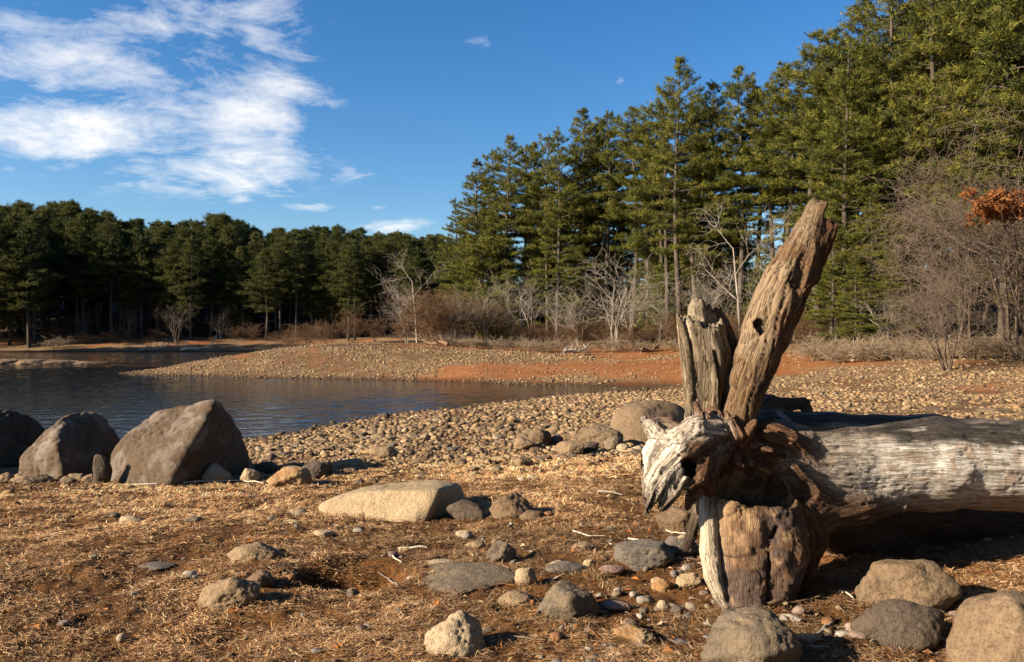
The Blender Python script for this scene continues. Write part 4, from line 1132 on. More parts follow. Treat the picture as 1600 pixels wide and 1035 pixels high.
def build_litter():
    """curled brown leaves, rusty needles and bits of stick strewn on the turf"""
    r = np.random.default_rng(14); N = 5200
    ang = r.uniform(-.70, .70, N); R = 2.4 * (12 / 2.4) ** r.random(N); x = R * np.sin(ang); y = R * np.cos(ang); o = x * 0
    k = r.random(N) < grass_mask(x, y) * np.clip(.25 + .7 * np.exp(-(((x - 1.2) / 1.1) ** 2 + ((y - 4.2) / 1.1) ** 2)) + .3 * vnoise(np.c_[x * 2, y * 2, o]), .03, 1)
    x, y = x[k], y[k]; n = len(x); z = ground_z(x, y) + .022
    leaf = r.random(n) < .38
    a = r.uniform(0, 6.28, n); L = np.where(leaf, r.uniform(.012, .028, n), r.uniform(.025, .09, n)); w = np.where(leaf, L * r.uniform(.5, .8, n), r.uniform(.0012, .0032, n))
    t = np.stack([np.cos(a), np.sin(a), r.normal(0, .25, n)], -1); sd = np.stack([-np.sin(a), np.cos(a), r.normal(0, .35, n)], -1); c = np.stack([x, y, z], -1); up = np.array([0, 0, 1.])
    cu = np.where(leaf, r.uniform(.1, .6, n) * L, 0)[:, None] * up
    V = np.stack([c - t * L[:, None], c - sd * w[:, None] + cu, c + t * L[:, None] * .1, c + sd * w[:, None] + cu, c + t * L[:, None]], 1)
    F4 = (np.arange(n) * 5)[:, None, None] + np.array([[0, 1, 2], [0, 2, 3], [1, 4, 2], [2, 4, 3]])[None]
    pl = np.array([(.30, .13, .045), (.38, .22, .10), (.22, .10, .05), (.46, .34, .20), (.42, .14, .035)]); ps = np.array([(.42, .34, .24), (.25, .16, .09), (.40, .17, .05), (.5, .4, .27), (.12, .07, .04)])
    ci = r.integers(5, size=n); col = np.where(leaf[:, None], pl[ci], ps[ci]) * r.uniform(.6, .95, n)[:, None]
    o = link('leaf_litter', mesh_np('leaf_litter', V.reshape(-1, 3), F4.reshape(-1, 3), False, {'blade': ('FLOAT_COLOR', np.repeat(np.c_[col, np.ones(n)], 5, 0))}, [bpy.data.materials['dry_grass']]))
    tag(o, 'curled brown leaves and bits of twig strewn over the turf', 'leaf litter'); o['kind'] = 'stuff'


build_litter()

# ------------------------------------------------------------------ trees


def prisms(A, B, RA, RB, n=4):
    """tapered n-sided limbs from arrays of ends"""
    A = np.asarray(A, float); B = np.asarray(B, float); RA = np.asarray(RA, float); RB = np.asarray(RB, float)
    T = B - A; T /= np.linalg.norm(T, axis=1)[:, None] + 1e-9
    ref = np.where(np.abs(T[:, 2:3]) > .9, np.array([[1., 0, 0]]), np.array([[0, 0, 1.]]))
    e1 = np.cross(T, ref); e1 /= np.linalg.norm(e1, axis=1)[:, None] + 1e-9; e2 = np.cross(T, e1)
    th = np.arange(n) * 2 * np.pi / n
    ring = e1[:, None] * np.cos(th)[None, :, None] + e2[:, None] * np.sin(th)[None, :, None]
    V = np.concatenate([A[:, None] + ring * RA[:, None, None], B[:, None] + ring * RB[:, None, None]], 1)
    f = np.array([[k, (k + 1) % n, n + (k + 1) % n, n + k] for k in range(n)])
    Fq = (np.arange(len(A)) * 2 * n)[:, None, None] + f[None]
    return V.reshape(-1, 3), Fq.reshape(-1, 4)


def bark(name, c1, c2, c3):
    c1, c2, c3 = [tuple(q * .78 for q in c) for c in (c1, c2, c3)]
    s = NT(name); v = s.coord('Object'); n = s.noise(s.map(v, (7, 7, 1.6)), 1.2, 6, .7); n2 = s.noise(v, .9, 3)
    c = s.ramp(n, [(.32, c1), (.6, c2)]); c = s.mix(s.ramp(n2, [(.45, 0.0), (.7, .7)]), c, c3)
    return s.done(c, s.bump(n, .6, .04), .92, .15)


def needles(name, a, b, c):
    s = NT(name); v = s.coord('Object'); inf = s.N.new('ShaderNodeObjectInfo').outputs['Random']
    n = s.noise(v, .9, 4, .65)
    f = s.math('ADD', s.math('MULTIPLY', n, .65), s.math('MULTIPLY', s.attr('tint'), .35))
    col = s.ramp(f, [(.32, a), (.5, b), (.68, c)])
    col = s.mix(s.math('MULTIPLY', inf, .5), col, s.mix(1.0, col, (.85, .95, .8), 'MULTIPLY'))
    m = s.done(col, None, .75, .2)
    tr = s.N.new('ShaderNodeBsdfTranslucent'); s.L.new(col, tr.inputs[0])
    mx = s.N.new('ShaderNodeMixShader'); mx.inputs[0].default_value = .30
    out = [q for q in s.N if q.type == 'OUTPUT_MATERIAL'][0]
    s.L.new(s.b.outputs[0], mx.inputs[1]); s.L.new(tr.outputs[0], mx.inputs[2]); s.L.new(mx.outputs[0], out.inputs[0])
    return m


BARK = bark('pine_bark', (.035, .028, .022), (.10, .08, .062), (.15, .125, .10))
BARE = bark('bare_bark', (.08, .062, .048), (.17, .135, .105), (.30, .25, .20))
BAREW = bark('bare_bark_pale', (.19, .155, .125), (.40, .345, .285), (.52, .46, .39))
BAREP = bark('bare_bark_pinkish', (.10, .072, .054), (.19, .14, .105), (.26, .205, .16))
BUSHM = bark('bush_bark', (.09, .05, .028), (.20, .118, .064), (.27, .18, .11))
BRUSHM = bark('brush_bark', (.20, .14, .09), (.36, .27, .18), (.42, .34, .25))
NEED = needles('pine_needles', (.028, .040, .010), (.105, .108, .021), (.25, .22, .040))
NEEDF = needles('pine_needles_far', (.024, .036, .012), (.064, .074, .020), (.135, .125, .030))
OAKL = needles('oak_leaves', (.12, .038, .012), (.23, .08, .026), (.30, .125, .045))


def tufts(P, Dr, size, r, nb=8, wid=.085):
    """sprays of needle blades at points P pointing along Dr"""
    n = len(P)
    Dn = Dr / (np.linalg.norm(Dr, axis=1)[:, None] + 1e-9)
    q = r.normal(size=(n, nb, 3)) * .75 + Dn[:, None] * .8 + np.array([0, 0, .30])
    q /= np.linalg.norm(q, axis=2)[..., None]
    L = (size[:, None] * r.uniform(.65, 1.25, (n, nb)))[..., None]
    sd = np.cross(q, r.normal(size=(n, nb, 3))); sd /= np.linalg.norm(sd, axis=2)[..., None] + 1e-9
    b0 = P[:, None] + r.normal(size=(n, nb, 3)) * size[:, None, None] * .22
    w = L * wid
    V = np.stack([b0 - sd * w, b0 + sd * w, b0 + q * L], 2).reshape(-1, 3)
    Fc = np.arange(len(V)).reshape(-1, 3)
    tint = np.repeat(np.clip(r.normal(.5, .22, n), 0, 1), nb * 3)
    return V, Fc, tint


def pine_meshes(seed, H=20., crown0=.3, spread=.2, dens=1., tuft=.26, flat=1., gaps=.15, lean=0., need=None, dead=True, nb=8, step=1., rnd=1.7):
    """an eastern white pine: straight bole, whorls of level limbs carrying plates of needle sprays"""
    r = np.random.default_rng(seed)
    A, B, RA, RB = [], [], [], []
    wob = r.normal(size=(3, 2)) * .12 * H / 20

    def axis(h):
        t = h / H
        return np.array([wob[0, 0] * math.sin(3 * t + 1) + wob[1, 0] * math.sin(7 * t) + lean * t * H, wob[0, 1] * math.sin(3 * t) + wob[1, 1] * math.sin(6 * t + 2), h])

    def rad(h): return (.0115 * H) * (1 - h / H) ** .8 + .015
    hs = np.linspace(-.4, H, 26)
    for a, b in zip(hs[:-1], hs[1:]):
        A.append(axis(a)); B.append(axis(b)); RA.append(rad(max(a, 0)) * (1.35 if a < 0 else 1)); RB.append(rad(max(b, 0)))
    tv, tf = prisms(A, B, RA, RB, 8)
    A, B, RA, RB = [], [], [], []; TP, TD, TS = [], [], []
    h = H * crown0 * r.uniform(.85, 1.0)
    if dead:
        for k in range(int(10 + 8 * r.random())):        # dead snags on the lower bole
            hh = r.uniform(.12, crown0 + .1) * H; az = r.uniform(0, 6.28); L = r.uniform(.5, 1.9)
            p = axis(hh); e = p + L * np.array([math.cos(az), math.sin(az), r.uniform(-.15, .2)])
            A.append(p); B.append(e); RA.append(.022); RB.append(.006)
    az0 = r.uniform(0, 6.28)
    lop = r.uniform(0, 6.28)
    while h < H - .25:
        t = (h / H - crown0) / (1 - crown0)
        prof = (.55 + .45 * min(1, max(t, 0) / .22)) * (1 - min(max(t, 0), 1) ** rnd) ** .85 + .05
        nbch = int(r.integers(4, 7)) if t < .85 else 4
        for k in range(nbch):
            if r.random() < gaps: continue
            az = az0 + 6.283 * k / nbch + r.normal(0, .22)
            L = H * spread * prof * r.uniform(.55, 1.18) * (1 + .22 * math.cos(az - lop))
            if L < .25: L = .25
            up0 = .05 + .75 * max(t, 0) ** 1.5 + r.normal(0, .10); dirn = np.array([math.cos(az), math.sin(az)])
            p = axis(h + r.normal(0, .07)); ns = 5 if L > 1.2 else 3; pts = [p]
            for i in range(ns):
                e = up0 - .22 * math.sin(3.1 * i / ns) * flat + .35 * (i / ns) ** 2
                az_ = az + r.normal(0, .10); dirn = np.array([math.cos(az_), math.sin(az_)])
                pts.append(pts[-1] + (L / ns) * np.array([dirn[0] * math.cos(e), dirn[1] * math.cos(e), math.sin(e)]))
            pts = np.array(pts); rb = .012 + .012 * L
            for i in range(ns):
                A.append(pts[i]); B.append(pts[i + 1]); RA.append(rb * (1 - i / ns) + .006); RB.append(rb * (1 - (i + 1) / ns) + .006)
            # side sprays in a level fan
            nsd = max(3, int(L * 3.6 * dens))
            for q in range(nsd):
                s = .28 + .74 * (q + r.random()) / nsd if L > .9 else r.random()
                s = min(s, .999); i = int(s * ns); f = s * ns - i; bp = pts[i] * (1 - f) + pts[i + 1] * f
                sd = 1 if q % 2 else -1
                a2 = az + sd * r.uniform(.35, 1.15); l2 = L * .40 * (1.1 - .65 * s) * r.uniform(.5, 1.25) + .10
                d2 = np.array([math.cos(a2), math.sin(a2), r.uniform(.0, .24) + .6 * max(t, 0) ** 2]); ep = bp + d2 * l2
                A.append(bp); B.append(ep); RA.append(.009); RB.append(.004)
                m = max(2, int(l2 / .19 * dens))
                for w in range(m):
                    u = (w + .6 + .5 * r.random()) / m
                    TP.append(bp + d2 * l2 * u + r.normal(0, .05, 3) * np.array([1.3, 1.3, .7])); TD.append(d2); TS.append(tuft * r.uniform(.8, 1.25))
            for w in range(3): TP.append(pts[-1] + r.normal(0, .07, 3)); TD.append(pts[-1] - pts[-2]); TS.append(tuft)
        az0 += 1.1; h += r.uniform(.62, 1.05) * step * (1 - .45 * max(t, 0)) * H / 20
    for w in range(8): TP.append(axis(H - .08 * w) + r.normal(0, .05, 3)); TD.append(np.array([0, 0, 1.])); TS.append(tuft)
    lv, lf = prisms(A, B, RA, RB, 4)
    tv, tf = np.r_[tv, lv], np.r_[tf, lf + len(tv)]
    V, Fc, tint = tufts(np.array(TP), np.array(TD), np.array(TS), r, nb)
    mt = mesh_np('trunk', tv, tf, True, None, [BARK]); mc = mesh_np('crown', V, Fc, False, {'tint': ('FLOAT', tint)}, [need or NEED])
    return mt, mc


def plant_tree(name, meshes, x, y, s, yaw, label, group, cat='tree', sz=None, sink=.1):
    o = link(name, None, None, (x, y, gz(x, y) - sink), (0, 0, yaw), (s, s, sz or s))
    tag(o, label, cat, group)
    for nm, me in meshes: link(nm, me, o)
    return o


PINE = [[('trunk', a), ('crown', b)] for a, b in (
    pine_meshes(1, 20, .34, .175, 1.35, .235, nb=12, gaps=.14, rnd=1.7), pine_meshes(2, 20, .44, .15, 1.35, .235, nb=12, gaps=.2, rnd=2.0), pine_meshes(3, 20, .28, .19, 1.35, .235, nb=12, gaps=.18, rnd=1.5),
    pine_meshes(4, 20, .50, .165, 1.35, .235, nb=12, gaps=.24, rnd=2.2), pine_meshes(5, 20, .12, .19, 1.35, .235, nb=12, gaps=.18, rnd=1.5), pine_meshes(6, 20, .40, .14, 1.35, .235, nb=12, gaps=.22, rnd=1.8))]
YOUNG = [[('trunk', a), ('crown', b)] for a, b in (pine_meshes(11, 8, .04, .24, 1.6, .22, gaps=.15, dead=False, nb=7), pine_meshes(12, 8, .05, .28, 1.6, .22, gaps=.25, dead=False, nb=7))]
PINEF = [[('trunk', a), ('crown', b)] for a, b in (
    pine_meshes(21, 18, .36, .165, .9, .42, gaps=.12, need=NEEDF, nb=7, step=.8, rnd=1.9), pine_meshes(22, 18, .28, .165, .9, .42, gaps=.14, need=NEEDF, nb=7, step=.8, rnd=1.7),
    pine_meshes(23, 18, .20, .17, .9, .42, gaps=.14, need=NEEDF, nb=7, step=.8, rnd=1.6), pine_meshes(24, 18, .44, .165, .9, .42, gaps=.18, need=NEEDF, nb=7, step=.8, rnd=2.4))]
PRR = random.Random(77)


def pine_px(px, d, top, var, label, group='white pines along the right shore', cat='pine tree', wide=1.0):
    """a pine at distance d under photo column px, its tip at photo row top"""
    x = (px - 800) / F * d; y = d; g = gz(x, y)
    H = (517.5 - top) / F * d - g + .1
    s = H / 20.0
    return plant_tree('pine_tree', PINE[var], x, y, s * wide, PRR.uniform(0, 6.28), label, group, cat, sz=s)


R1 = 'white pines along the right shore'
for a in [
    (748, 72, 250, 2, 'leftmost tall pine of the right stand, long low boughs reaching over bare shrubs', R1, 'pine tree', 1.05),
    (712, 78, 310, 4, 'short leaning pine at the left end of the right stand, behind the pale bare trunk', R1, 'pine tree', 1.0),
    (795, 70, 214, 0, 'second pine from the left end of the right stand, with tip above its neighbours', R1, 'pine tree', 1.0),
    (838, 73, 225, 1, 'thin pine behind the second tip of the right stand', R1, 'pine tree', 1.0),
    (872, 66, 200, 4, 'pine with a low green skirt above the bare saplings', R1, 'pine tree', .95),
    (912, 68, 172, 0, 'round topped pine before the dip in the right stand', R1, 'pine tree', 1.0),
    (950, 66, 176, 3, 'high crowned pine with sky between its bare lower limbs', R1, 'pine tree', 1.0),
    (992, 64, 168, 1, 'slim pine just left of the tall pointed pine', R1, 'pine tree', 1.0),
    (1060, 57, 93, 0, 'tall pointed pine standing above all others at the middle of the picture', R1, 'pine tree', .95),
    (1030, 62, 165, 5, 'narrow pine in the shadow of the tall pointed pine', R1, 'pine tree', 1.0),
    (1112, 58, 128, 2, 'pine right of the tall pointed pine, crown lit olive', R1, 'pine tree', .95),
    (1158, 56, 108, 1, 'slender pine with rounded olive top between two taller pines', R1, 'pine tree', 1.0),
    (1205, 55, 128, 3, 'sparse pine with sky showing round its bole, above the leaning branch', R1, 'pine tree', 1.0),
    (1232, 52, 100, 5, 'thin pine with a ragged pointed top right of the sparse pine', R1, 'pine tree', 1.0),
    (1272, 50, 52, 1, 'dark pointed pine above the tip of the broken branch', R1, 'pine tree', 1.05),
    (1325, 45, 60, 4, 'full pine with green boughs down to the brush, behind the broken branch', R1, 'pine tree', 1.0),
    (1352, 49, -10, 0, 'tall pine whose tip just leaves the top edge', R1, 'pine tree', 1.0),
    (1400, 46, -60, 2, 'broad pine with the top out of view, left of the bare tangled tree', R1, 'pine tree', 1.0),
    (1452, 44, -90, 4, 'broad dark pine behind the bare tangled tree', R1, 'pine tree', 1.0),
    (1500, 47, -60, 1, 'pine behind the crown of the bare tangled tree', R1, 'pine tree', 1.0),
    (1560, 40, -190, 2, 'large pine with level olive boughs at the top right corner', R1, 'pine tree', 1.0),
    (1625, 37, -220, 4, 'pine cut by the right edge, behind the orange leaved oak', R1, 'pine tree', 1.0),
    (1395, 40, 385, 4, 'small pine with flat green boughs just above the dry brush', R1, 'pine tree', 1.5),
    (1335, 41, 400, 4, 'low green pine right of the leaning branch near the dry brush', R1, 'pine tree', 1.5),
    (1360, 42, 290, 4, 'young pine with layered bright boughs low behind the broken branch', R1, 'pine tree', 1.2),
    (1300, 43, 330, 4, 'small bushy pine right at the broken branch', R1, 'pine tree', 1.25),
]: pine_px(*a)
for px, d, top, v_ in ((770, 74, 236, 3), (822, 74, 228, 3), (855, 68, 212, 3), (932, 69, 192, 5), (945, 69, 192, 1), (1012, 63, 170, 1), (1042, 60, 140, 3), (1085, 60, 150, 1), (1182, 57, 132, 5), (1248, 53, 96, 3), (1300, 49, 50, 1)):
    pine_px(px, d, top, v_, 'high crowned pine filling the front of the right stand between the tallest tips', 'filling pines in front of the right stand', 'pine tree', PRR.uniform(.9, 1.15))
# the rows behind: nothing in the photo tells these apart
for i in range(46):
    px = PRR.uniform(820, 1750); f = (px - 750) / 850
    d = (79 - 34 * f) + PRR.uniform(1, 15)
    if 850 < px < 1240 and PRR.random() < .55: continue
    top = np.interp(px, [740, 860, 1000, 1060, 1230, 1340, 1450, 1800], [270, 215, 205, 175, 150, 60, -40, -120]) + PRR.uniform(-5, 70)
    pine_px(px, d, top, PRR.choice([1, 3, 5, 0, 2]), 'tall pine standing in the rows behind the front pines of the right stand', 'pines in the back rows of the right stand')

for i in range(48):
    px = PRR.uniform(750, 1420); d = (73 - 30 * (px - 750) / 850) + PRR.uniform(-2, 9); x = (px - 800) / F * d
    sc_ = PRR.uniform(.6, 1.25) * d / 62
    plant_tree('young_pine', PRR.choice(YOUNG), x, d, sc_ * 1.05, PRR.uniform(0, 6.28), 'young pine in the shade between the boles of the right stand', 'young pines under the right stand', 'pine tree', sz=sc_)

for px, d, top in ((1405, 52, 40), (1440, 53, 0), (1475, 52, 10), (1510, 51, -20), (1545, 50, 0), (1590, 48, -30), (1640, 47, -30)):
    pine_px(px, d, top, 4, 'low boughed pine deep behind the bare tangled tree', 'pines deep behind the tangled trees', 'pine tree', 1.1)

# the far wood on the left
edge_px = np.linspace(-160, 760, 48)
tops = lambda px: np.interp(px, [-160, 0, 60, 115, 150, 200, 250, 300, 345, 400, 450, 500, 560, 640, 720], [315, 322, 322, 318, 328, 345, 348, 350, 336, 356, 362, 358, 360, 362, 370])


def far_pine(px, d, top, label, group):
    x = (px - 800) / F * d; g = gz(x, d); H = (517.5 - top) / F * d - g + .1; s = H / 18.
    plant_tree('pine_tree', PRR.choice(PINEF), x, d, s * PRR.uniform(1.05, 1.35), PRR.uniform(0, 6.28), label, group, 'pine tree', sz=s)


for row, (d0, lab, grp) in enumerate(((108, 'dark pine in the front row of the far wood across the water', 'front pines of the far wood'), (114, 'dark pine in the second row of the far wood across the water', 'second row of the far wood'), (121, 'dark pine in the deep rows of the far wood across the water', 'deep rows of the far wood'), (129, 'dark pine at the back of the far wood across the water', 'back pines of the far wood'), (135, 'dark pine at the very back of the far wood across the water', 'rearmost pines of the far wood'))):
    for px in edge_px + row * 9:
        px = px + PRR.uniform(-11, 11)
        d = d0 + PRR.uniform(-3, 3) - (6 if px < 60 else 0) - .012 * max(0, px - 420) * (1 if row else .6)
        if px > 745: continue
        top = tops(px) + (PRR.uniform(12, 40) if row == 0 else PRR.uniform(2, 20) if row == 1 else PRR.uniform(-3, 12) if row == 2 else PRR.uniform(-5, 12))
        far_pine(px, d, top, lab, grp)
far_pine(115, 118, 314, 'pine rising highest above the far wood at its left', 'crest pines of the far wood')
far_pine(350, 116, 334, 'broad pine rising above the middle of the far wood', 'crest pines of the far wood')
far_pine(30, 112, 317, 'pine tip standing up near the left edge of the far wood', 'crest pines of the far wood')

# added pines right of and behind the view, cutting sky light on shaded faces
for i, (x, y) in enumerate([(9, 0), (12, 5), (14, -4), (18, 2), (9, -7), (13, -11), (5, -10), (1, -13), (7, -15), (-3, -16), (2, -20), (11, -18), (18, -9), (20, -16), (24, -3), (23, 5), (-1, -27), (8, -25), (16, -24), (5, -6), (28, 9), (16, 9)]):
    sc_ = PRR.uniform(1.0, 1.35)
    plant_tree('pine_tree', PRR.choice(PINEF[:3]), x + PRR.uniform(-1, 1), y + PRR.uniform(-1, 1), sc_ * 1.15, PRR.uniform(0, 6.28), 'added pine outside the view, cutting sky light on shaded faces', 'added pines behind the viewer', 'pine tree', sz=sc_)
for i in range(12):  # unseen pines added past the left edge to shade the far wood
    x = -63 - 6.0 * (i % 6) + PRR.uniform(-2, 2); y = 82 + 5.5 * (i // 6) + PRR.uniform(-2, 2) - 1.2 * (i % 6)
    sc_ = PRR.uniform(.9, 1.1)
    plant_tree('pine_tree', PRR.choice(PINEF), x, y, sc_, PRR.uniform(0, 6.28), 'added pine beyond the left edge, shading the far wood', 'added pines beyond the left edge', 'pine tree')

# ------------------------------------------------------------------ bare trees, shrubs and brush


def bare_meshes(seed, H=8., stems=3, spread=.5, depth=5, r0=.06, droop=0., bias=(0, 0, 0), twig=1.0, mat=None, wig=1., rmin=.009, n_child=(2, 4)):
    r = np.random.default_rng(seed); A, B, RA, RB = [], [], [], []
    bias = np.array(bias, float)

    def grow(p, d, L, rad, lev):
        ns = 4 if lev < 2 else 3; q = p.copy(); dd = d.copy()
        for i in range(ns):
            dd = dd + r.normal(0, (.11 + .04 * lev) * (wig if lev == 0 else 1), 3) + bias * .10 + np.array([0, 0, (.04 if lev > 1 else .06) - droop * .08 * lev]); dd /= np.linalg.norm(dd)
            e = q + dd * L / ns; ra = rad * (1 - .55 * i / ns); rb = rad * (1 - .55 * (i + 1) / ns)
            A.append(q); B.append(e); RA.append(ra); RB.append(rb); q = e
            if lev < depth and (i > 0 or lev > 0):
                for c in range(int(r.integers(*n_child)) if lev < depth - 1 else int(round(r.integers(1, 3) * twig))):
                    a = r.normal(size=3); a -= a @ dd * dd; a /= np.linalg.norm(a)
                    nd = dd * r.uniform(.55, 1.0) + a * r.uniform(.45, .9) * (1 + spread); nd /= np.linalg.norm(nd)
                    grow(q, nd, L * r.uniform(.42, .68), max(rb * .62, rmin), lev + 1)
    for k in range(stems):
        az = r.uniform(0, 6.28); t = r.uniform(.02, .28) * spread * 2 if stems > 1 else .04
        d = np.array([math.cos(az) * t, math.sin(az) * t, 1.]) + bias * .3; d /= np.linalg.norm(d)
        grow(np.array([math.cos(az) * r0 * 2 * (stems > 1), math.sin(az) * r0 * 2 * (stems > 1), -.15]), d, H * r.uniform(.55, .8), r0 * r.uniform(.7, 1.1), 0)
    V, Fq = prisms(A, B, RA, RB, 3)
    zmax = V[:, 2].max(); V *= H / zmax
    rad = np.repeat((np.array(RA) > r0 * .45), 6)
    # split: stems and finer branches
    m = rad.reshape(-1, 6)[:, 0]; f3 = Fq.reshape(-1, 3, 4)
    out = []
    for nm, sel in (('trunk', m), ('crown', ~m)):
        q = f3[sel].reshape(-1, 4)
        if not len(q): continue
        u, inv = np.unique(q.ravel(), return_inverse=True); out.append((nm, mesh_np(nm, V[u], inv.reshape(-1, 4), True, None, [mat or BARE])))
    return out


def one(parts, name):
    """a far shrub keeps a single mesh"""
    bm = bmesh.new()
    for nm, me in parts: bm.from_mesh(me)
    me = bpy.data.meshes.new(name); bm.to_mesh(me); bm.free(); me.materials.append(parts[0][1].materials[0]); return me


BT = [bare_meshes(41, 8, 4, .26, 3, .075, twig=.7, mat=BAREW, n_child=(1, 3)), bare_meshes(42, 8, 3, .34, 3, .085, twig=.7, mat=BAREW, n_child=(1, 3)), bare_meshes(43, 8, 6, .30, 3, .07, twig=.7, mat=BAREW, n_child=(1, 3)), bare_meshes(44, 11, 1, .45, 4, .12, twig=.5, mat=BAREW, wig=.25, n_child=(1, 3)), bare_meshes(46, 8, 4, .35, 3, .075, twig=.7, mat=BARE, n_child=(1, 3))]


def bare_px(px, d, top, var, label, group=None, name='bare_tree', cat='bare tree', wide=1.0, yaw=None):
    x = (px - 800) / F * d; g = gz(x, d); H = (517.5 - top) / F * d - g + .1; H0 = 11. if var == 3 else 8.
    s = H / H0
    return plant_tree(name, BT[var], x, d, s * wide, PRR.uniform(0, 6.28) if yaw is None else yaw, label, group, cat, sz=s)


GB = 'bare trees along the right shore'
for a in [(652, 58, 385, 3, 'tall pale bare trunk at the left end of the right shore', GB, 'bare_tree', 'bare tree', 1.3),
          (636, 60, 410, 0, 'slim bare tree beside the tall pale bare trunk', GB),
          (812, 62, 415, 0, 'clump of pale leaning saplings left of the pine with a green skirt', GB),
          (835, 64, 400, 1, 'bare sapling pair just left of the pine with a green skirt', GB),
          (905, 58, 430, 2, 'bare tree with pale bole right of the pine with a green skirt', GB),
          (960, 55, 385, 2, 'spreading many stemmed grey bare tree left of the broken stub', GB, 'bare_tree', 'bare tree', 1.35),
          (985, 57, 405, 0, 'grey bare tree just right of the spreading many stemmed one', GB),
          (1030, 56, 440, 1, 'low bare tree left of the broken stub', GB),
          (1090, 54, 400, 1, 'bare tree showing above the broken stub', GB),
          (1158, 50, 300, 3, 'tall thin bare tree between the stub and the leaning branch', GB, 'bare_tree', 'bare tree', 1.2),
          (1200, 50, 340, 0, 'bare tree behind the leaning branch', GB),
          (1135, 53, 420, 2, 'low bare tree with brown twigs behind the stub', GB),
          (760, 60, 430, 2, 'bare tree rising from the brown shrubs below the leftmost tall pine', GB),
          (705, 58, 440, 0, 'leaning bare tree in the brown shrubs of the point', GB),
          (870, 60, 440, 1, 'thin bare tree below the pine with a green skirt', GB),
          (1385, 40, 430, 1, 'small pale forked bare tree before the low green boughs', GB),
          (275, 102, 462, 4, 'single bare tree at the foot of the far wood', 'bare trees at the far wood'),
          (200, 104, 470, 4, 'reddish bare tree at the foot of the far wood', 'bare trees at the far wood'),
          (130, 105, 480, 4, 'bare shrub tree at the foot of the far wood, left', 'bare trees at the far wood'),
          (345, 105, 478, 4, 'bare shrub tree at the foot of the far wood, behind the driftwood', 'bare trees at the far wood'),
          ]: bare_px(*a)
# the great tangled bare tree at the right edge
big = bare_meshes(55, 12, 5, .6, 4, .12, .2, (-.5, -.15, .1), .9, BAREP, rmin=.011, n_child=(1, 3))
big2 = bare_meshes(56, 10, 5, .8, 4, .11, .3, (-.65, -.2, -.05), 1.0, BAREP, rmin=.011, n_child=(1, 3))
for (px, d, top, ms, H0, lab, w) in ((1590, 33, 120, big, 12., 'great tangled bare tree with pinkish twigs at the right', 1.15), (1505, 35, 118, big, 12., 'bare tree with upswept pink grey twigs below the broad pines', .8), (1480, 31, 360, big2, 10., 'bare tree with twigs sweeping out leftward above the dry brush', 1.2), (1655, 33, 260, big, 12., 'bare tree cut off by the right edge', 1.0)):
    x = (px - 800) / F * d; g = gz(x, d); H = (517.5 - top) / F * d - g; s = H / H0
    plant_tree('bare_tree', ms, x, d, s * w, {120: .1, 118: .5, 330: -.2, 360: .25, 260: 0}[top], lab, 'tangled bare trees at the right', 'bare tree', sz=s)


def build_oak():
    d = 30.2; x = (1562 - 800) / F * d; z0 = gz(x, d); r = np.random.default_rng(5)
    c = np.array([0, 0, -(325 - 517.5) / F * d - z0])
    A = [np.array([2.6, 3.2, -.3]), np.array([2.1, 2.3, c[2] * .4]), np.array([1.3, 1.0, c[2] * .75])]; B = [A[1], A[2], np.array([.1, .2, c[2] - .35])]; RA = [.06, .045, .035]; RB = [.045, .035, .022]
    P = []; Dd = []
    for k in range(44):
        q = c + r.normal(0, 1, 3) * np.array([.62, .5, .22]) + np.array([.1, 0, 0]); A.append(B[2]); B.append(q); RA.append(.018); RB.append(.006)
        for w in range(26): P.append(q + r.normal(0, .15, 3) * np.array([1.2, 1, .6])); Dd.append(r.normal(0, 1, 3) - np.array([0, 0, .6]))
    V, Fc, t = tufts(np.array(P), np.array(Dd), np.full(len(P), .125), r, 7, .32)
    tv, tf = prisms(A, B, RA, RB, 6)
    plant_tree('oak_tree', [('trunk', mesh_np('trunk', tv, tf, True, None, [BAREP])), ('crown', mesh_np('crown', V, Fc, False, {'tint': ('FLOAT', t)}, [OAKL]))], x, d, 1, 0, 'young oak still holding a clump of rusty orange leaves', None, 'oak tree', sink=0)


build_oak()

BU = [one(bare_meshes(60 + k, 3, 9, .75, 3, .022, .05, mat=BUSHM, n_child=(1, 3)), 'bush') for k in range(3)]
BR = [one(bare_meshes(70 + k, 1.4, 12, 1.1, 2, .014, .15, mat=BRUSHM, n_child=(1, 3)), 'brush') for k in range(3)]


def bush(px, d, top, label, group, meshes=BU, H0=3., wide=1.3, name='shrub', cat='shrub'):
    x = (px - 800) / F * d; g = gz(x, d); H = max((517.5 - top) / F * d - g, .4); s = H / H0
    o = link(name, PRR.choice(meshes), None, (x, d, g - .05), (0, 0, PRR.uniform(0, 6.28)), (s * wide, s * wide, s)); tag(o, label, cat, group)


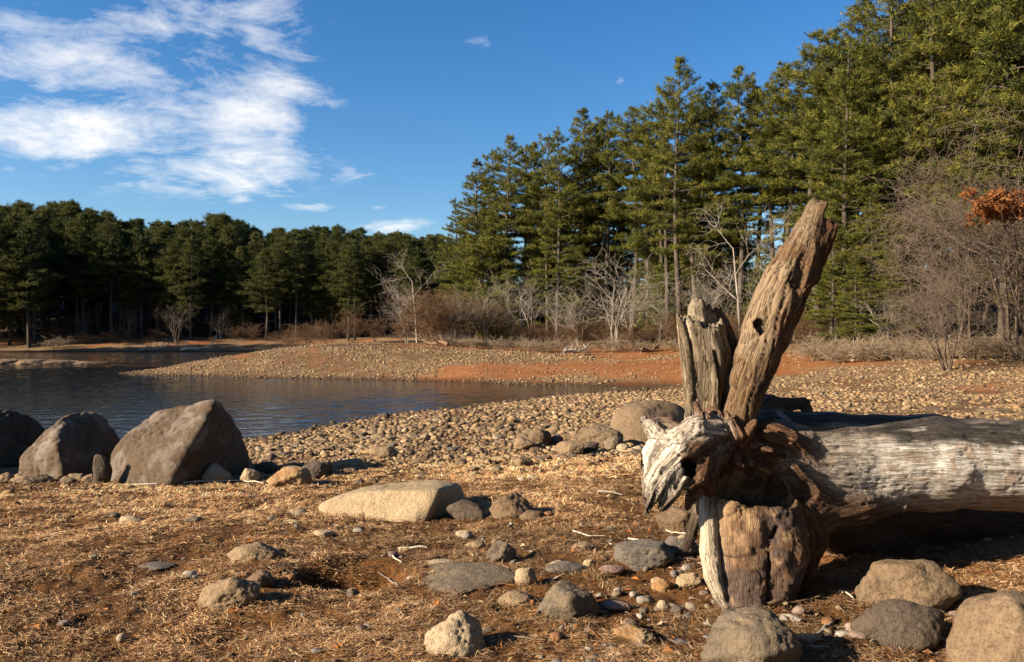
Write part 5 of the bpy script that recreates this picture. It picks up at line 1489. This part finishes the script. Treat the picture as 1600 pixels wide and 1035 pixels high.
GS = 'reddish shrubs on the point'
bush(552, 63, 476, 'tallest rounded reddish shrub on the point across the water', GS, wide=1.2)
bush(478, 64, 496, 'low orange brown shrub at the left end of the point shrubs', GS, wide=1.6)
for px, d, top in ((455, 66, 506), (510, 63, 495), (585, 63, 492), (628, 60, 480), (668, 57, 440), (690, 58, 450), (712, 60, 445), (735, 60, 455), (758, 62, 460), (780, 62, 470), (676, 62, 442)):
    bush(px, d, top, 'twiggy reddish brown shrub in the thicket across the water', GS)
for px in range(800, 1060, 16):
    d = 60 - (px - 800) * .016 + PRR.uniform(-1, 3)
    bush(px + PRR.uniform(-8, 8), d, PRR.uniform(488, 515), 'brown shrub at the foot of the right pine stand', 'brown shrubs under the right pines', wide=1.5)
for px in range(1060, 1300, 16):
    d = 53 - (px - 1060) * .03 + PRR.uniform(-1, 3)
    bush(px + PRR.uniform(-8, 8), d, PRR.uniform(475, 510), 'brown shrub behind the stub and leaning branch', 'brown shrubs behind the driftwood', wide=1.5)
for px in range(1265, 1660, 17):
    d = 39.5 - (px - 1265) * .018 + PRR.uniform(-1.2, 1.6)
    bush(px + PRR.uniform(-8, 8), d, PRR.uniform(504, 529), 'pale dry brush clump along the edge of the stony flat', 'dry brush along the stony flat', BR, 1.4, 1.6, 'brush_clump', 'brush')
for px in range(700, 1070, 22):
    d = 55.5 - (px - 700) * .010 + PRR.uniform(-1, 1)
    bush(px + PRR.uniform(-8, 8), d, PRR.uniform(518, 532), 'dry brush clump at the top of the red bank', 'dry brush on the red bank', BR, 1.4, 1.8, 'brush_clump', 'brush')
for px in range(-20, 440, 38):
    bush(px + PRR.uniform(-12, 12), 103 + PRR.uniform(-1, 3), PRR.uniform(500, 524), 'dark shrub at the foot of the far wood', 'shrubs under the far wood', BU, 3., 1.8)
bush(85, 99, 522, 'pale straw tuft on the far shore at the left', None, BR, 1.4, 2.4, 'brush_clump', 'brush')

# driftwood limbs on the far shores


def limb(px, py, d, L, yaw, seed, label, mat):
    x = (px - 800) / F * d; r = np.random.default_rng(seed); A, B, RA, RB = [], [], [], []
    dirn = np.array([math.cos(yaw), math.sin(yaw), .10])
    for s in range(6):
        a = dirn * L * s / 6 + np.array([0, 0, .2 + .1 * math.sin(s * 1.3)]); b = dirn * L * (s + 1) / 6 + np.array([0, 0, .2 + .1 * math.sin((s + 1) * 1.3)])
        A.append(a); B.append(b); RA.append(.16 - .018 * s); RB.append(.16 - .018 * (s + 1))
        for k in range(2):
            q = r.normal(0, 1, 3); q[2] = abs(q[2]); q = q / np.linalg.norm(q) * L * .28 + dirn * L * .12; A.append(b); B.append(b + q); RA.append(.06); RB.append(.02)
            A.append(b + q); B.append(b + q * 1.5 + r.normal(0, .25, 3)); RA.append(.02); RB.append(.01)
    V, Fq = prisms(A, B, RA, RB, 6)
    o = link('driftwood_limb', mesh_np('driftwood_limb', V, Fq, True, None, [mat]), None, (x, d, gz(x, d))); tag(o, label, 'driftwood')


limb(283, 545, 96.5, 4.5, -.35, 1, 'white fallen limb on the red far shore', TW['pale'])
limb(218, 545, 96, 3.5, .3, 2, 'grey fallen limb left of the white one on the far shore', TW['grey'])
limb(880, 545, 50, 1.5, .2, 3, 'grey fallen limb on the red bank below the pines', TW['grey'])
limb(1000, 543, 50, 1.2, .4, 5, 'small brown limb on the red bank left of the stub', TW['brown'])
limb(1330, 540, 38, 1.6, .5, 6, 'pale limb lying in the dry brush behind the leaning branch', TW['pale'])
limb(700, 547, 54, 2.4, 2.6, 7, 'dark fallen limb at the edge of the stony point', TW['brown'])
